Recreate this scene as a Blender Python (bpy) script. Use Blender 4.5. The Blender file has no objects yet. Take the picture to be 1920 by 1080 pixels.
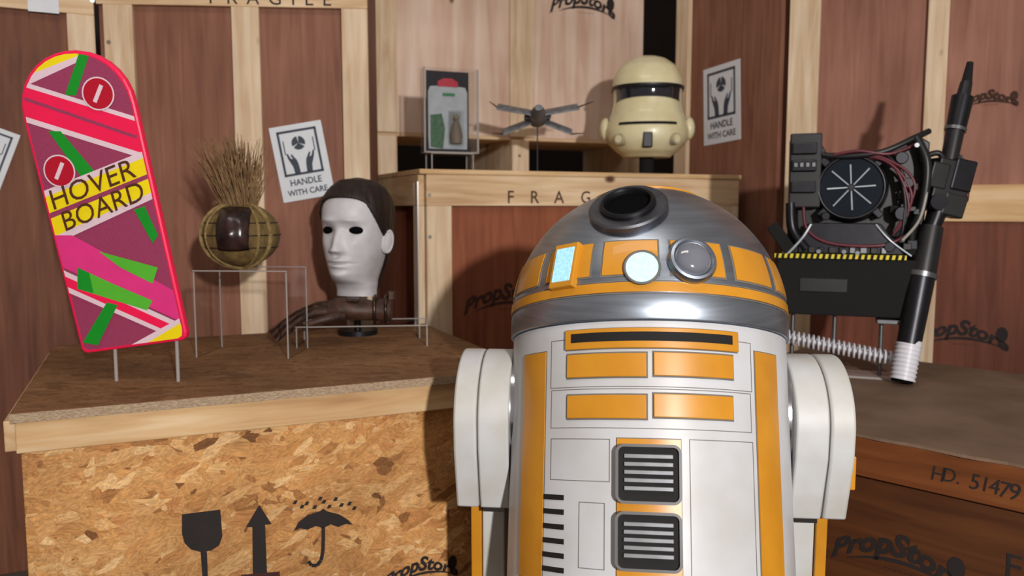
import bpy, bmesh, math, random
from mathutils import Vector, Matrix, noise
R = math.radians
PI = math.pi
random.seed(7)
scn = bpy.context.scene
COL = scn.collection

# ------------------------------------------------------------------ camera
FPX = 1540.0
CAM = Vector((0, 0, 0.97))
PITCH = R(5.56)
cd = bpy.data.cameras.new('camera'); cam = bpy.data.objects.new('camera', cd); COL.objects.link(cam)
cd.sensor_width = 36; cd.lens = 36 * FPX / 1920
cam.location = CAM; cam.rotation_euler = (PI / 2 - PITCH, 0, 0)
cd.dof.use_dof = True; cd.dof.focus_distance = 1.25; cd.dof.aperture_fstop = 4.8
cd.clip_start = .02
scn.camera = cam
# ------------------------------------------------------------------ world and light
w = bpy.data.worlds.new('world'); scn.world = w; w.use_nodes = True
w.node_tree.nodes['Background'].inputs[0].default_value = (1.0, .87, .78, 1)
w.node_tree.nodes['Background'].inputs[1].default_value = .235
scn.view_settings.view_transform = 'Standard'; scn.view_settings.look = 'None'
scn.view_settings.exposure = 0; scn.view_settings.gamma = 1
scn.view_settings.use_curve_mapping = False

def look(o, tgt):
    o.rotation_euler = (Vector(tgt) - o.location).to_track_quat('-Z', 'Y').to_euler()
def light(name, kind, loc, tgt, energy, col, **k):
    d = bpy.data.lights.new(name, kind); d.energy = energy; d.color = col
    for a, b in k.items(): setattr(d, a, b)
    o = bpy.data.objects.new(name, d); COL.objects.link(o); o.location = loc; look(o, tgt); return o
light('key_spot', 'SPOT', (.82, -1.6, 1.46), (-.12, 2.3, 1.30), 420, (1, .96, .92), spot_size=R(60), spot_blend=.45, shadow_soft_size=.05)
light('ceiling_lamp', 'AREA', (-.2, .6, 2.9), (0, 1.7, .6), 11, (1, .93, .84), shape='RECTANGLE', size=1.3, size_y=.3)

# ------------------------------------------------------------------ picture rays
FW = Vector((0, math.cos(PITCH), -math.sin(PITCH))); UP = Vector((0, math.sin(PITCH), math.cos(PITCH)))
def ray(px, py):
    return (FW + Vector((1, 0, 0)) * ((px - 960) / FPX) + UP * ((540 - py) / FPX))
def at(px, py, Y):
    d = ray(px, py); return CAM + d * (Y / d.y)
def on_z(px, py, z):
    d = ray(px, py); return CAM + d * ((z - CAM.z) / d.z)

# ------------------------------------------------------------------ materials
def lin(c):
    c = c / 255
    return c / 12.92 if c <= .04045 else ((c + .055) / 1.055) ** 2.4
def rgb(r, g, b): return (lin(r), lin(g), lin(b), 1)
MATS = {}
def mat(name, col, rough=.6, metal=0, noise_amt=.12, scale=30, bump=0, stretch=(1, 1, 1), col2=None, emit=0, trans=0, ior=1.45, coat=0, spec=.5, aniso=0):
    m = bpy.data.materials.new(name); m.use_nodes = True; MATS[name] = m
    nt = m.node_tree; N = nt.nodes; L = nt.links; b = N['Principled BSDF']
    tc = N.new('ShaderNodeTexCoord'); mp = N.new('ShaderNodeMapping'); mp.inputs['Scale'].default_value = stretch
    L.new(tc.outputs['Object'], mp.inputs[0])
    nz = N.new('ShaderNodeTexNoise'); nz.inputs['Scale'].default_value = scale; nz.inputs['Detail'].default_value = 6
    L.new(mp.outputs[0], nz.inputs['Vector'])
    cr = N.new('ShaderNodeValToRGB'); cr.color_ramp.elements[0].position = .3; cr.color_ramp.elements[1].position = .7
    c2 = col2 or tuple([max(0, c * (1 - noise_amt * 2)) for c in col[:3]] + [1])
    cr.color_ramp.elements[0].color = c2; cr.color_ramp.elements[1].color = col
    L.new(nz.outputs[0], cr.inputs[0]); L.new(cr.outputs[0], b.inputs['Base Color'])
    b.inputs['Roughness'].default_value = rough; b.inputs['Metallic'].default_value = metal
    b.inputs['IOR'].default_value = ior; b.inputs['Specular IOR Level'].default_value = spec
    b.inputs['Coat Weight'].default_value = coat
    if trans:
        b.inputs['Transmission Weight'].default_value = trans
        L.remove(b.inputs['Base Color'].links[0]); b.inputs['Base Color'].default_value = col
    if emit:
        b.inputs['Emission Color'].default_value = col; b.inputs['Emission Strength'].default_value = emit
    if bump:
        bp = N.new('ShaderNodeBump'); bp.inputs['Strength'].default_value = bump; bp.inputs['Distance'].default_value = .004
        L.new(nz.outputs[0], bp.inputs['Height']); L.new(bp.outputs[0], b.inputs['Normal'])
    return m

def wood(name, base, dark, light_, grain='z', scale=1.0, rough=.65, knots=True, contrast=1.0):
    m = bpy.data.materials.new(name); m.use_nodes = True; MATS[name] = m
    nt = m.node_tree; N = nt.nodes; L = nt.links; b = N['Principled BSDF']; b.inputs['Roughness'].default_value = rough
    b.inputs['Specular IOR Level'].default_value = .3
    tc = N.new('ShaderNodeTexCoord'); mp = N.new('ShaderNodeMapping')
    s = {'z': (14, 14, 1.1), 'x': (1.1, 14, 14), 'y': (14, 1.1, 14)}[grain]
    mp.inputs['Scale'].default_value = [q * scale for q in s]; L.new(tc.outputs['Object'], mp.inputs[0])
    n1 = N.new('ShaderNodeTexNoise'); n1.inputs['Scale'].default_value = 3; n1.inputs['Detail'].default_value = 8; n1.inputs['Distortion'].default_value = .6
    L.new(mp.outputs[0], n1.inputs['Vector'])
    cr = N.new('ShaderNodeValToRGB'); e = cr.color_ramp.elements
    e[0].position = .5 - .22 / contrast; e[0].color = dark; e[1].position = .5 + .25 / contrast; e[1].color = light_
    q = cr.color_ramp.elements.new(.5); q.color = base
    L.new(n1.outputs[0], cr.inputs[0])
    # broad stain
    n2 = N.new('ShaderNodeTexNoise'); n2.inputs['Scale'].default_value = 2.6; n2.inputs['Detail'].default_value = 3
    L.new(tc.outputs['Object'], n2.inputs['Vector'])
    mx = N.new('ShaderNodeMix'); mx.data_type = 'RGBA'; mx.blend_type = 'MULTIPLY'
    r2 = N.new('ShaderNodeValToRGB'); r2.color_ramp.elements[0].position = .35; r2.color_ramp.elements[0].color = (.72, .68, .64, 1); r2.color_ramp.elements[1].position = .65; r2.color_ramp.elements[1].color = (1, 1, 1, 1)
    L.new(n2.outputs[0], r2.inputs[0]); mx.inputs[0].default_value = .8
    L.new(cr.outputs[0], mx.inputs[6]); L.new(r2.outputs[0], mx.inputs[7])
    out = mx.outputs[2]
    if knots:
        vo = N.new('ShaderNodeTexVoronoi'); vo.inputs['Scale'].default_value = 1.0
        mk = N.new('ShaderNodeMapping'); s3 = {'z': (8, 8, 4.5), 'x': (4.5, 8, 8), 'y': (8, 4.5, 8)}[grain]
        mk.inputs['Scale'].default_value = s3; L.new(tc.outputs['Object'], mk.inputs[0]); L.new(mk.outputs[0], vo.inputs['Vector'])
        rk = N.new('ShaderNodeValToRGB'); rk.color_ramp.elements[0].position = .05; rk.color_ramp.elements[0].color = (1, 1, 1, 1)
        rk.color_ramp.elements[1].position = .11; rk.color_ramp.elements[1].color = (0, 0, 0, 1)
        L.new(vo.outputs['Distance'], rk.inputs[0])
        m2 = N.new('ShaderNodeMix'); m2.data_type = 'RGBA'; L.new(rk.outputs[0], m2.inputs[0]); L.new(out, m2.inputs[6]); m2.inputs[7].default_value = rgb(92, 58, 38)
        out = m2.outputs[2]
    L.new(out, b.inputs['Base Color'])
    bp = N.new('ShaderNodeBump'); bp.inputs['Strength'].default_value = .15; bp.inputs['Distance'].default_value = .002
    L.new(n1.outputs[0], bp.inputs['Height']); L.new(bp.outputs[0], b.inputs['Normal'])
    return m

def osb(name, tones, rough=.7):
    m = bpy.data.materials.new(name); m.use_nodes = True; MATS[name] = m
    nt = m.node_tree; N = nt.nodes; L = nt.links; b = N['Principled BSDF']; b.inputs['Roughness'].default_value = rough
    b.inputs['Specular IOR Level'].default_value = .25
    tc = N.new('ShaderNodeTexCoord')
    prev = None; heights = None
    cfg = [((0, 0, 0), .9, 0.), ((0, R(17), R(17)), 1.0, .35), ((0, R(-22), R(-22)), 1.1, .4), ((0, R(7), R(6)), .9, .45), ((0, R(38), R(38)), 1.2, .62), ((0, R(-8), R(8)), 1.0, .5), ((0, R(-44), R(-50)), 1.3, .70), ((0, R(68), R(30)), 1.5, .84), ((0, R(-14), R(30)), 1.2, .6), ((0, R(26), R(20)), 1.3, .66)]
    for k, (rot, sc, thr) in enumerate(cfg):
        mp = N.new('ShaderNodeMapping'); mp.inputs['Rotation'].default_value = rot
        mp.inputs['Location'].default_value = (k * 3.1, k * 1.7, k * 2.3)
        L.new(tc.outputs['Object'], mp.inputs[0])
        m2 = N.new('ShaderNodeMapping'); m2.inputs['Scale'].default_value = (7.5 * sc, 74 * sc, 74 * sc) ; L.new(mp.outputs[0], m2.inputs[0])
        ns = N.new('ShaderNodeTexNoise'); ns.inputs['Scale'].default_value = 1.6; ns.inputs['Detail'].default_value = 5; L.new(m2.outputs[0], ns.inputs['Vector'])
        ad = N.new('ShaderNodeMix'); ad.data_type = 'VECTOR'; ad.inputs[0].default_value = .3
        L.new(m2.outputs[0], ad.inputs[4]); L.new(ns.outputs['Color'], ad.inputs[5])
        v = N.new('ShaderNodeTexVoronoi'); v.inputs['Scale'].default_value = 1; L.new(ad.outputs[1], v.inputs['Vector'])
        sp = N.new('ShaderNodeSeparateColor'); L.new(v.outputs['Color'], sp.inputs[0])
        cr = N.new('ShaderNodeValToRGB'); cr.color_ramp.interpolation = 'LINEAR'
        els = cr.color_ramp.elements; els[0].color = tones[0]; els[1].color = tones[-1]
        for i in range(1, len(tones) - 1):
            q = els.new(i / (len(tones) - 1)); q.color = tones[i]
        L.new(sp.outputs[0], cr.inputs[0])
        # fine grain in the strand
        g = N.new('ShaderNodeTexNoise'); g.inputs['Scale'].default_value = 5; g.inputs['Detail'].default_value = 5
        mg = N.new('ShaderNodeMapping'); mg.inputs['Scale'].default_value = (4, 60, 60); L.new(mp.outputs[0], mg.inputs[0]); L.new(mg.outputs[0], g.inputs['Vector'])
        gr = N.new('ShaderNodeMapRange'); gr.inputs[3].default_value = .62; gr.inputs[4].default_value = 1.15; gr.inputs[1].default_value = .3; gr.inputs[2].default_value = .7
        L.new(g.outputs[0], gr.inputs[0])
        mu = N.new('ShaderNodeMix'); mu.data_type = 'RGBA'; mu.blend_type = 'MULTIPLY'; mu.inputs[0].default_value = 1
        L.new(cr.outputs[0], mu.inputs[6]); L.new(gr.outputs[0], mu.inputs[7])
        if prev is None: prev = mu.outputs[2]
        else:
            gt = N.new('ShaderNodeMath'); gt.operation = 'GREATER_THAN'; gt.inputs[1].default_value = thr; L.new(sp.outputs[1], gt.inputs[0])
            mx = N.new('ShaderNodeMix'); mx.data_type = 'RGBA'; L.new(gt.outputs[0], mx.inputs[0]); L.new(prev, mx.inputs[6]); L.new(mu.outputs[2], mx.inputs[7]); prev = mx.outputs[2]
    nb = N.new('ShaderNodeTexNoise'); nb.inputs['Scale'].default_value = 5; L.new(tc.outputs['Object'], nb.inputs['Vector'])
    rb = N.new('ShaderNodeMapRange'); rb.inputs[1].default_value = .35; rb.inputs[2].default_value = .65; rb.inputs[3].default_value = .78; rb.inputs[4].default_value = 1.08; L.new(nb.outputs[0], rb.inputs[0])
    mb_ = N.new('ShaderNodeMix'); mb_.data_type = 'RGBA'; mb_.blend_type = 'MULTIPLY'; mb_.inputs[0].default_value = 1
    L.new(prev, mb_.inputs[6]); L.new(rb.outputs[0], mb_.inputs[7])
    L.new(mb_.outputs[2], b.inputs['Base Color'])
    bp = N.new('ShaderNodeBump'); bp.inputs['Strength'].default_value = .25; bp.inputs['Distance'].default_value = .002
    L.new(prev, bp.inputs['Height']); L.new(bp.outputs[0], b.inputs['Normal'])
    return m

pine_z = wood('pine_upright', rgb(214, 190, 160), rgb(194, 162, 128), rgb(230, 212, 188), 'z')
pine_x = wood('pine_rail', rgb(214, 184, 148), rgb(190, 154, 116), rgb(230, 206, 174), 'x')
pine_y = wood('pine_rail_deep', rgb(205, 172, 130), rgb(180, 142, 100), rgb(222, 196, 158), 'y')
pine_warm = wood('pine_rail_honey', rgb(208, 172, 126), rgb(184, 142, 98), rgb(222, 194, 156), 'x')
ply_red = wood('plywood_reddish', rgb(134, 90, 72), rgb(116, 74, 58), rgb(150, 104, 84), 'z', knots=False)
ply_dark = wood('plywood_dark', rgb(112, 68, 48), rgb(92, 52, 36), rgb(130, 84, 60), 'z', knots=False)
ply_orange = wood('plywood_orange', rgb(136, 76, 50), rgb(118, 62, 40), rgb(152, 90, 60), 'z', knots=False)
ply_right = wood('plywood_pinkish', rgb(146, 100, 84), rgb(128, 84, 68), rgb(162, 116, 98), 'z', knots=False, scale=.8)
ply_pale = wood('plywood_pale', rgb(216, 190, 172), rgb(200, 164, 144), rgb(228, 208, 194), 'z', scale=.5, knots=True)
crate_brown_shaded = wood('crate_brown_shaded', rgb(84, 46, 20), rgb(66, 34, 12), rgb(100, 58, 26), 'x', knots=False)  # brown wood, darkened so the colour carries the shade on this crate
rail_brown_shaded = wood('rail_brown_shaded', rgb(116, 64, 28), rgb(96, 50, 18), rgb(134, 78, 38), 'x', knots=False)  # rim rail of the same crate, shade painted in too
sheet_brown = mat('brown_board', rgb(122, 98, 80), .85, col2=rgb(96, 74, 58), scale=7, bump=.2)
osb_front = osb('osb_board', [rgb(118, 76, 42), rgb(176, 122, 70), rgb(190, 136, 80), rgb(200, 150, 94), rgb(184, 130, 74), rgb(214, 168, 112), rgb(192, 140, 84), rgb(200, 146, 88), rgb(182, 124, 72), rgb(206, 158, 102), rgb(222, 182, 130)])
osb_top = osb('osb_board_dark', [rgb(112, 78, 50), rgb(134, 96, 64), rgb(142, 104, 70), rgb(128, 90, 60), rgb(150, 112, 80)])  # lid tones, darker than the side boards
osb_edge = mat('osb_edge', rgb(176, 156, 132), .9, col2=rgb(130, 106, 80), scale=160, stretch=(1, 1, 4), bump=.4)
ink = mat('black_stencil_ink', rgb(34, 26, 26), .8)
ink_soft = mat('faded_stencil_ink', rgb(74, 50, 38), .8)
ink_soft2 = mat('worn_stencil_ink', rgb(60, 34, 24), .8)
paper = mat('sign_paper', rgb(206, 210, 216), .6, noise_amt=.03)
ink_blue = mat('sign_ink', rgb(52, 60, 74), .6)
concrete = mat('concrete', rgb(92, 84, 76), .9, scale=6)
dark_wall = mat('dark_wall', rgb(44, 34, 30), .9)
screw_m = mat('screw_steel', rgb(200, 196, 188), .3, 1)
blk = mat('black_plastic', rgb(26, 25, 27), .42, noise_amt=.2)
blk_matte = mat('black_matte', rgb(14, 13, 14), .9)
blk_metal = mat('black_metal', rgb(48, 48, 52), .35, .8)
grey_metal = mat('grey_metal', rgb(130, 132, 136), .35, .9)
hole = mat('black_opening', rgb(4, 4, 5), .9, spec=.1)

def acrylic_mat():
    m = bpy.data.materials.new('clear_acrylic'); m.use_nodes = True
    nt = m.node_tree; N = nt.nodes; L = nt.links; b = N['Principled BSDF']
    b.inputs['Base Color'].default_value = (.95, .97, .97, 1); b.inputs['Roughness'].default_value = .05; b.inputs['IOR'].default_value = 1.3
    tr = N.new('ShaderNodeBsdfTransparent'); tr.inputs[0].default_value = (.96, .96, .96, 1)
    gl = N.new('ShaderNodeBsdfGlossy'); gl.inputs['Roughness'].default_value = .08
    mx = N.new('ShaderNodeMixShader'); mx.inputs[0].default_value = .05; L.new(tr.outputs[0], mx.inputs[1]); L.new(gl.outputs[0], mx.inputs[2])
    L.new(mx.outputs[0], N['Material Output'].inputs[0]); return m
acrylic = acrylic_mat()
acrylic_edge = mat('acrylic_edge', rgb(150, 144, 140), .25, noise_amt=.03)

# ------------------------------------------------------------------ mesh builder
class MB:
    def __init__(s): s.v = []; s.f = []; s.mi = []
    def add(s, vs, fs, mi=0, M=None):
        n = len(s.v)
        s.v += [tuple(M @ Vector(p)) if M else tuple(p) for p in vs]
        s.f += [tuple(i + n for i in f) for f in fs]; s.mi += [mi] * len(fs); return s
    def box(s, x0, x1, y0, y1, z0, z1, mi=0, M=None):
        vs = [(x, y, z) for x in (x0, x1) for y in (y0, y1) for z in (z0, z1)]
        return s.add(vs, [(0, 1, 3, 2), (4, 6, 7, 5), (0, 4, 5, 1), (2, 3, 7, 6), (0, 2, 6, 4), (1, 5, 7, 3)], mi, M)
    def cyl(s, p0, p1, r0, r1=None, seg=24, cap=True, mi=0, M=None):
        p0 = Vector(p0); p1 = Vector(p1); r1 = r0 if r1 is None else r1
        q = (p1 - p0).to_track_quat('Z', 'Y').to_matrix()
        vs = []
        for p, r in ((p0, r0), (p1, r1)):
            for i in range(seg):
                a = 2 * PI * i / seg; vs.append(p + q @ Vector((r * math.cos(a), r * math.sin(a), 0)))
        fs = [(i, (i + 1) % seg, seg + (i + 1) % seg, seg + i) for i in range(seg)]
        if cap: fs += [tuple(range(seg))[::-1], tuple(range(seg, 2 * seg))]
        return s.add(vs, fs, mi, M)
    def lathe(s, prof, seg=64, mi=0, M=None):
        vs = []; fs = []
        for r, z in prof:
            for i in range(seg):
                a = 2 * PI * i / seg; vs.append((r * math.cos(a), r * math.sin(a), z))
        for k in range(len(prof) - 1):
            for i in range(seg):
                j = (i + 1) % seg; fs.append((k * seg + i, k * seg + j, (k + 1) * seg + j, (k + 1) * seg + i))
        return s.add(vs, fs, mi, M)
    def tube(s, pts, r, seg=8, mi=0, M=None, taper=None):
        pts = [Vector(p) for p in pts]; n = len(pts); vs = []; fs = []
        for k, p in enumerate(pts):
            t = (pts[min(k + 1, n - 1)] - pts[max(k - 1, 0)]).normalized()
            q = t.to_track_quat('Z', 'Y').to_matrix() if k == 0 else q
            if k:
                ax = prev.cross(t)
                if ax.length > 1e-6: q = Matrix.Rotation(prev.angle(t), 3, ax.normalized()) @ q
            prev = t
            rr = r if taper is None else r * (1 + (taper - 1) * k / (n - 1))
            for i in range(seg):
                a = 2 * PI * i / seg; vs.append(p + q @ Vector((rr * math.cos(a), rr * math.sin(a), 0)))
        for k in range(n - 1):
            for i in range(seg):
                j = (i + 1) % seg; fs.append((k * seg + i, k * seg + j, (k + 1) * seg + j, (k + 1) * seg + i))
        fs += [tuple(range(seg))[::-1], tuple(range((n - 1) * seg, n * seg))]
        return s.add(vs, fs, mi, M)
    def prism(s, poly, h0, h1, mi=0, M=None):       # poly in (x, z), thickness along y
        n = len(poly); vs = [(x, h0, z) for x, z in poly] + [(x, h1, z) for x, z in poly]
        fs = [(i, (i + 1) % n, n + (i + 1) % n, n + i) for i in range(n)] + [tuple(range(n))[::-1], tuple(range(n, 2 * n))]
        return s.add(vs, fs, mi, M)
    def ell(s, c, rx, ry, rz, seg=32, rings=20, mi=0, M=None):
        vs = []; fs = []; c = Vector(c)
        for k in range(rings + 1):
            ph = -PI / 2 + PI * k / rings
            for i in range(seg):
                a = 2 * PI * i / seg
                vs.append(c + Vector((rx * math.cos(ph) * math.cos(a), ry * math.cos(ph) * math.sin(a), rz * math.sin(ph))))
        for k in range(rings):
            for i in range(seg):
                j = (i + 1) % seg; fs.append((k * seg + i, k * seg + j, (k + 1) * seg + j, (k + 1) * seg + i))
        return s.add(vs, fs, mi, M)
    def torus(s, c, R0, r, axis='y', seg=40, s2=10, mi=0, M=None, a0=0, a1=2 * PI):
        pts = []
        for i in range(seg + 1):
            a = a0 + (a1 - a0) * i / seg
            e = {'y': (math.cos(a), 0, math.sin(a)), 'z': (math.cos(a), math.sin(a), 0), 'x': (0, math.cos(a), math.sin(a))}[axis]
            pts.append(Vector(c) + Vector(e) * R0)
        return s.tube(pts, r, s2, mi, M)
    def build(s, name, m, parent=None, smooth=False, bevel=0, loc=None, M=None, angle=40):
        me = bpy.data.meshes.new(name)
        me.from_pydata([tuple(M @ Vector(p)) for p in s.v] if M else s.v, [], s.f)
        ms = m if isinstance(m, (list, tuple)) else [m]
        for q in ms: me.materials.append(q)
        me.polygons.foreach_set('material_index', s.mi)
        b = bmesh.new(); b.from_mesh(me); bmesh.ops.remove_doubles(b, verts=b.verts, dist=1e-6) if smooth else None
        bmesh.ops.recalc_face_normals(b, faces=b.faces); b.to_mesh(me); b.free()
        if smooth:
            me.polygons.foreach_set('use_smooth', [True] * len(me.polygons))
            try: me.set_sharp_from_angle(angle=R(angle))
            except Exception: pass
        o = bpy.data.objects.new(name, me); COL.objects.link(o)
        if parent: o.parent = parent
        if loc is not None: o.location = loc
        if bevel:
            bv = o.modifiers.new('bevel', 'BEVEL'); bv.width = bevel; bv.segments = 2; bv.limit_method = 'ANGLE'; bv.angle_limit = R(40)
        return o

def tag(o, label, cat, group=None):
    o['label'] = label; o['category'] = cat
    if group: o['group'] = group
    return o
def thing(name, loc, label, cat, group=None, rz=0):
    o = bpy.data.objects.new(name, None); COL.objects.link(o); o.location = loc; o.rotation_euler = (0, 0, rz)
    o.empty_display_size = .05; tag(o, label, cat, group); return o
def structure(o): o['kind'] = 'structure'; return o

# lettering: text curve turned into mesh vertices (x right, z up), bent by fn
def text_geo(txt, size=1, bold=0, shear=0, spacing=1, align='CENTER'):
    cu = bpy.data.curves.new('tmp', 'FONT'); cu.body = txt; cu.size = size; cu.offset = bold; cu.shear = shear
    cu.space_character = spacing; cu.align_x = align; cu.resolution_u = 3
    ob = bpy.data.objects.new('tmp', cu); COL.objects.link(ob); bpy.context.view_layer.update()
    me = bpy.data.meshes.new_from_object(ob.evaluated_get(bpy.context.evaluated_depsgraph_get()))
    vs = [(v.co.x, v.co.y) for v in me.vertices]; fs = [tuple(p.vertices) for p in me.polygons]
    bpy.data.objects.remove(ob); bpy.data.curves.remove(cu); bpy.data.meshes.remove(me)
    return vs, fs
def put2d(mb, vs, fs, fn, y, mi=0, M=None):
    mb.add([(fn(x, z)[0], y, fn(x, z)[1]) for x, z in vs], fs, mi, M)
def shop_logo(mb, cx, cz, wd, y, slope=0, emblem=True):
    """arched script wordmark over a swoosh, with an oval emblem at its right"""
    W = wd
    vs, fs = text_geo('PropStore', size=W * .29, bold=W * .011, shear=.25)
    def fn(x, z): return (cx - W * .06 + x, cz + z * (1.1 - .5 * abs(x) / W) - .55 * x * x / W + slope * x)
    put2d(mb, vs, fs, fn, y)
    up = []; dn = []
    for i in range(25):
        t = -.5 + i / 24; x = cx + t * W; z = cz - W * .05 - .42 * (t * W) ** 2 / W + slope * t * W
        th = W * .035 * math.cos(t * PI) + W * .006
        up.append((x, z + th / 2)); dn.append((x, z - th / 2))
    n = 25
    mb.add([(a, y, b) for a, b in up + dn], [(i, i + 1, n + i + 1, n + i) for i in range(n - 1)])
    if emblem:
        ex, ez = cx + W * .47, cz + W * .04 + slope * W * .47
        pts = [(ex + W * .075 * math.cos(a), ez + W * .11 * math.sin(a)) for a in [2 * PI * i / 20 for i in range(20)]]
        mb.add([(a, y, b) for a, b in pts], [tuple(range(20))])
    vs, fs = text_geo('- - - - - - -', size=W * .09, spacing=.9)
    put2d(mb, vs, fs, lambda x, z: (cx + x, cz - W * .16 + z + slope * x), y)

# ------------------------------------------------------------------ setting
fl = MB(); fl.box(-4, 4, -1.2, 4.6, -.1, 0); structure(fl.build('floor', concrete))
wb = MB(); wb.box(-4, 4, 4.5, 4.6, 0, 3.2); structure(wb.build('wall_back', dark_wall))

# ------------------------------------------------------------------ crates
class Crate:
    def __init__(s, x, y, yaw, label, group=None, z=0, name='wooden_crate', cat='crate'):
        s.yaw = yaw; s.o = Vector((x, y, z))
        s.root = thing(name, s.o, label, cat, group, yaw)
        s.inv = (Matrix.Translation(s.o) @ Matrix.Rotation(yaw, 4, 'Z')).inverted()
    def px(s, px, py, yoff=-.018):               # picture point on the front plane -> local x, z
        a = s.inv @ CAM; d = s.inv.to_3x3() @ ray(px, py); t = (yoff - a.y) / d.y; p = a + d * t; return p.x, p.z
    def box(s, name, m, x0, x1, y0, y1, z0, z1, bevel=.002):
        b = MB(); cx, cy, cz = (x0 + x1) / 2, (y0 + y1) / 2, (z0 + z1) / 2
        b.box(x0, x1, y0, y1, z0, z1); return b.build(name, m, s.root, bevel=bevel)
    def batten(s, m, x0, x1, z0, z1, t=.018, name='batten'): return s.box(name, m, x0, x1, -t, 0, z0, z1)
    def side_batten(s, m, y0, y1, z0, z1, t=.018): return s.box('batten', m, -t, 0, y0, y1, z0, z1)
    def screw(s, px, py, yoff=-.018):
        x, z = s.px(px, py, yoff); b = MB(); b.cyl((x, yoff - .0015, z), (x, yoff + .003, z), .0055, seg=12); b.build('screw', screw_m, s.root, smooth=True)

# left strand-board crate
CL = Crate(-.786, 1.275, R(24), 'low strand-board crate with pine rim at left, glass, arrow and umbrella stencilled on it', 'packing crates')
LW, LD, LH = .89, .68, .651
CL.box('side_panel', osb_front, .004, LW - .004, 0, LD - .004, 0, LH - .016)
CL.box('lid', [osb_top], -.006, LW + .006, -.022, LD, LH - .016, LH)
CL.batten(pine_warm, 0, LW, LH - .016 - .05, LH - .016)
CL.side_batten(pine_y, 0, LD, LH - .066, LH - .016)
CL.batten(pine_warm, 0, LW, 0, .07)
e = CL.box('lid_edge', osb_edge, -.006, LW + .006, -.0235, -.0222, LH - .0155, LH - .0005, bevel=0)
mk = MB()
def lp(px, py): return CL.px(px, py, 0)
def poly_px(cr, mb, pts, y, mi=0, yoff=0):
    q = [cr.px(a, b, yoff) for a, b in pts]; mb.add([(a, y, b) for a, b in q], [tuple(range(len(q)))], mi)
g = [(341, 964), (413, 955), (417, 1005), (411, 1022), (396, 1032), (378, 1035), (358, 1030), (346, 1018), (341, 1000)]
poly_px(CL, mk, g, -.001)
poly_px(CL, mk, [(376, 1034), (388, 1034), (390, 1090), (380, 1090)], -.001)
poly_px(CL, mk, [(350, 1104), (420, 1096), (420, 1112), (350, 1120)], -.001)
poly_px(CL, mk, [(486, 946), (509, 982), (497, 984), (501, 1082), (474, 1086), (473, 988), (461, 988)], -.001)
um = [(550, 996), (560, 978), (578, 965), (600, 958), (606, 953), (612, 958), (636, 964), (652, 974), (662, 984), (648, 982), (634, 988), (620, 983), (606, 990), (592, 986), (576, 993), (562, 990)]
poly_px(CL, mk, um, -.001)
ctr = []
hp = [(606, 988), (606, 1010), (605, 1035), (602, 1050), (594, 1060), (584, 1060), (578, 1052)]
for i in range(len(hp) - 1):
    (a, b), (c, d) = hp[i], hp[i + 1]; L_ = math.hypot(c - a, d - b); nx, ny = -(d - b) / L_ * 3.4, (c - a) / L_ * 3.4
    poly_px(CL, mk, [(a + nx, b + ny), (c + nx, d + ny), (c - nx, d - ny), (a - nx, b - ny)], -.001)
for a, b in [(553, 942), (575, 944), (590, 951), (607, 941), (629, 936), (640, 947), (655, 944), (664, 953), (617, 950), (600, 935), (566, 950)]:
    poly_px(CL, mk, [(a - 5, b + 3), (a - 1, b - 4), (a + 5, b - 4), (a + 2, b + 3)], -.001)
mk.build('stencil_mark', ink, CL.root)
lg = MB(); x, z = lp(795, 1068); shop_logo(lg, x, z, .125, -.001, emblem=True)
lg.build('stencil_lettering', ink, CL.root)
bar = MB(); poly_px(CL, bar, [(452, 1077), (524, 1071), (525, 1084), (453, 1090)], -.0015); bar.build('stencil_mark', mat('dark_red_ink', rgb(62, 28, 24), .8), CL.root)

# tall crate at far left
CA = Crate(-1.10 - .9 * .899, 2.222 - .9 * .438, R(26), 'tall brown plywood crate at the left edge, behind the pink board', 'packing crates')
AH = 1.72; AW = .9
CA.box('side_panel', ply_dark, 0, AW - .002, 0, .10, 0, AH)
x1 = CA.px(190, 60)[0]; x0 = CA.px(126, 60)[0]; zr = CA.px(100, 22)[1]
CA.batten(pine_z, x0, AW, 0, zr)
CA.batten(pine_x, 0, AW, zr, AH)
for p in ((173, 1), (187, 127)): CA.screw(*p)
# paper label on that rail
tagb = MB(); a, b = CA.px(50, -30), CA.px(111, 26)
tagb.box(a[0], b[0], -.0195, -.018, b[1], a[1]); lab = tagb.build('shipping_label', paper); lab.matrix_world = Matrix.Translation(CA.o) @ Matrix.Rotation(CA.yaw, 4, 'Z')
tag(lab, 'blank white paper label stuck on the pine rail of the leftmost tall crate', 'label')

# tall crate behind hat ball and mask
CB = Crate(-1.089, 2.224, R(4.6), 'tall reddish plywood crate with three pine uprights behind the pale mask', 'packing crates')
BW = .702; BH = 1.72
CB.box('side_panel', ply_red, 0, BW, 0, .26, 0, BH)
zr = CB.px(450, 12)[1]
for pa, pb in ((194, 249), (434, 486), (640, 691)):
    xa, xb = CB.px(pa, 60)[0], CB.px(pb, 60)[0]
    CB.batten(pine_z, max(xa, 0), min(xb, BW), 0, zr)
CB.batten(pine_x, 0, BW, zr, BH)
for p in ((204, 79), (660, 600), (217, 400)): CB.screw(*p)
lt = MB(); vs, fs = text_geo('FRAGILE', size=.05, spacing=1.9, align='RIGHT')
x, z = CB.px(622, 11); put2d(lt, vs, fs, lambda a, b: (x + a, z + b), -.019); lt.build('stencil_lettering', ink, CB.root)

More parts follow.
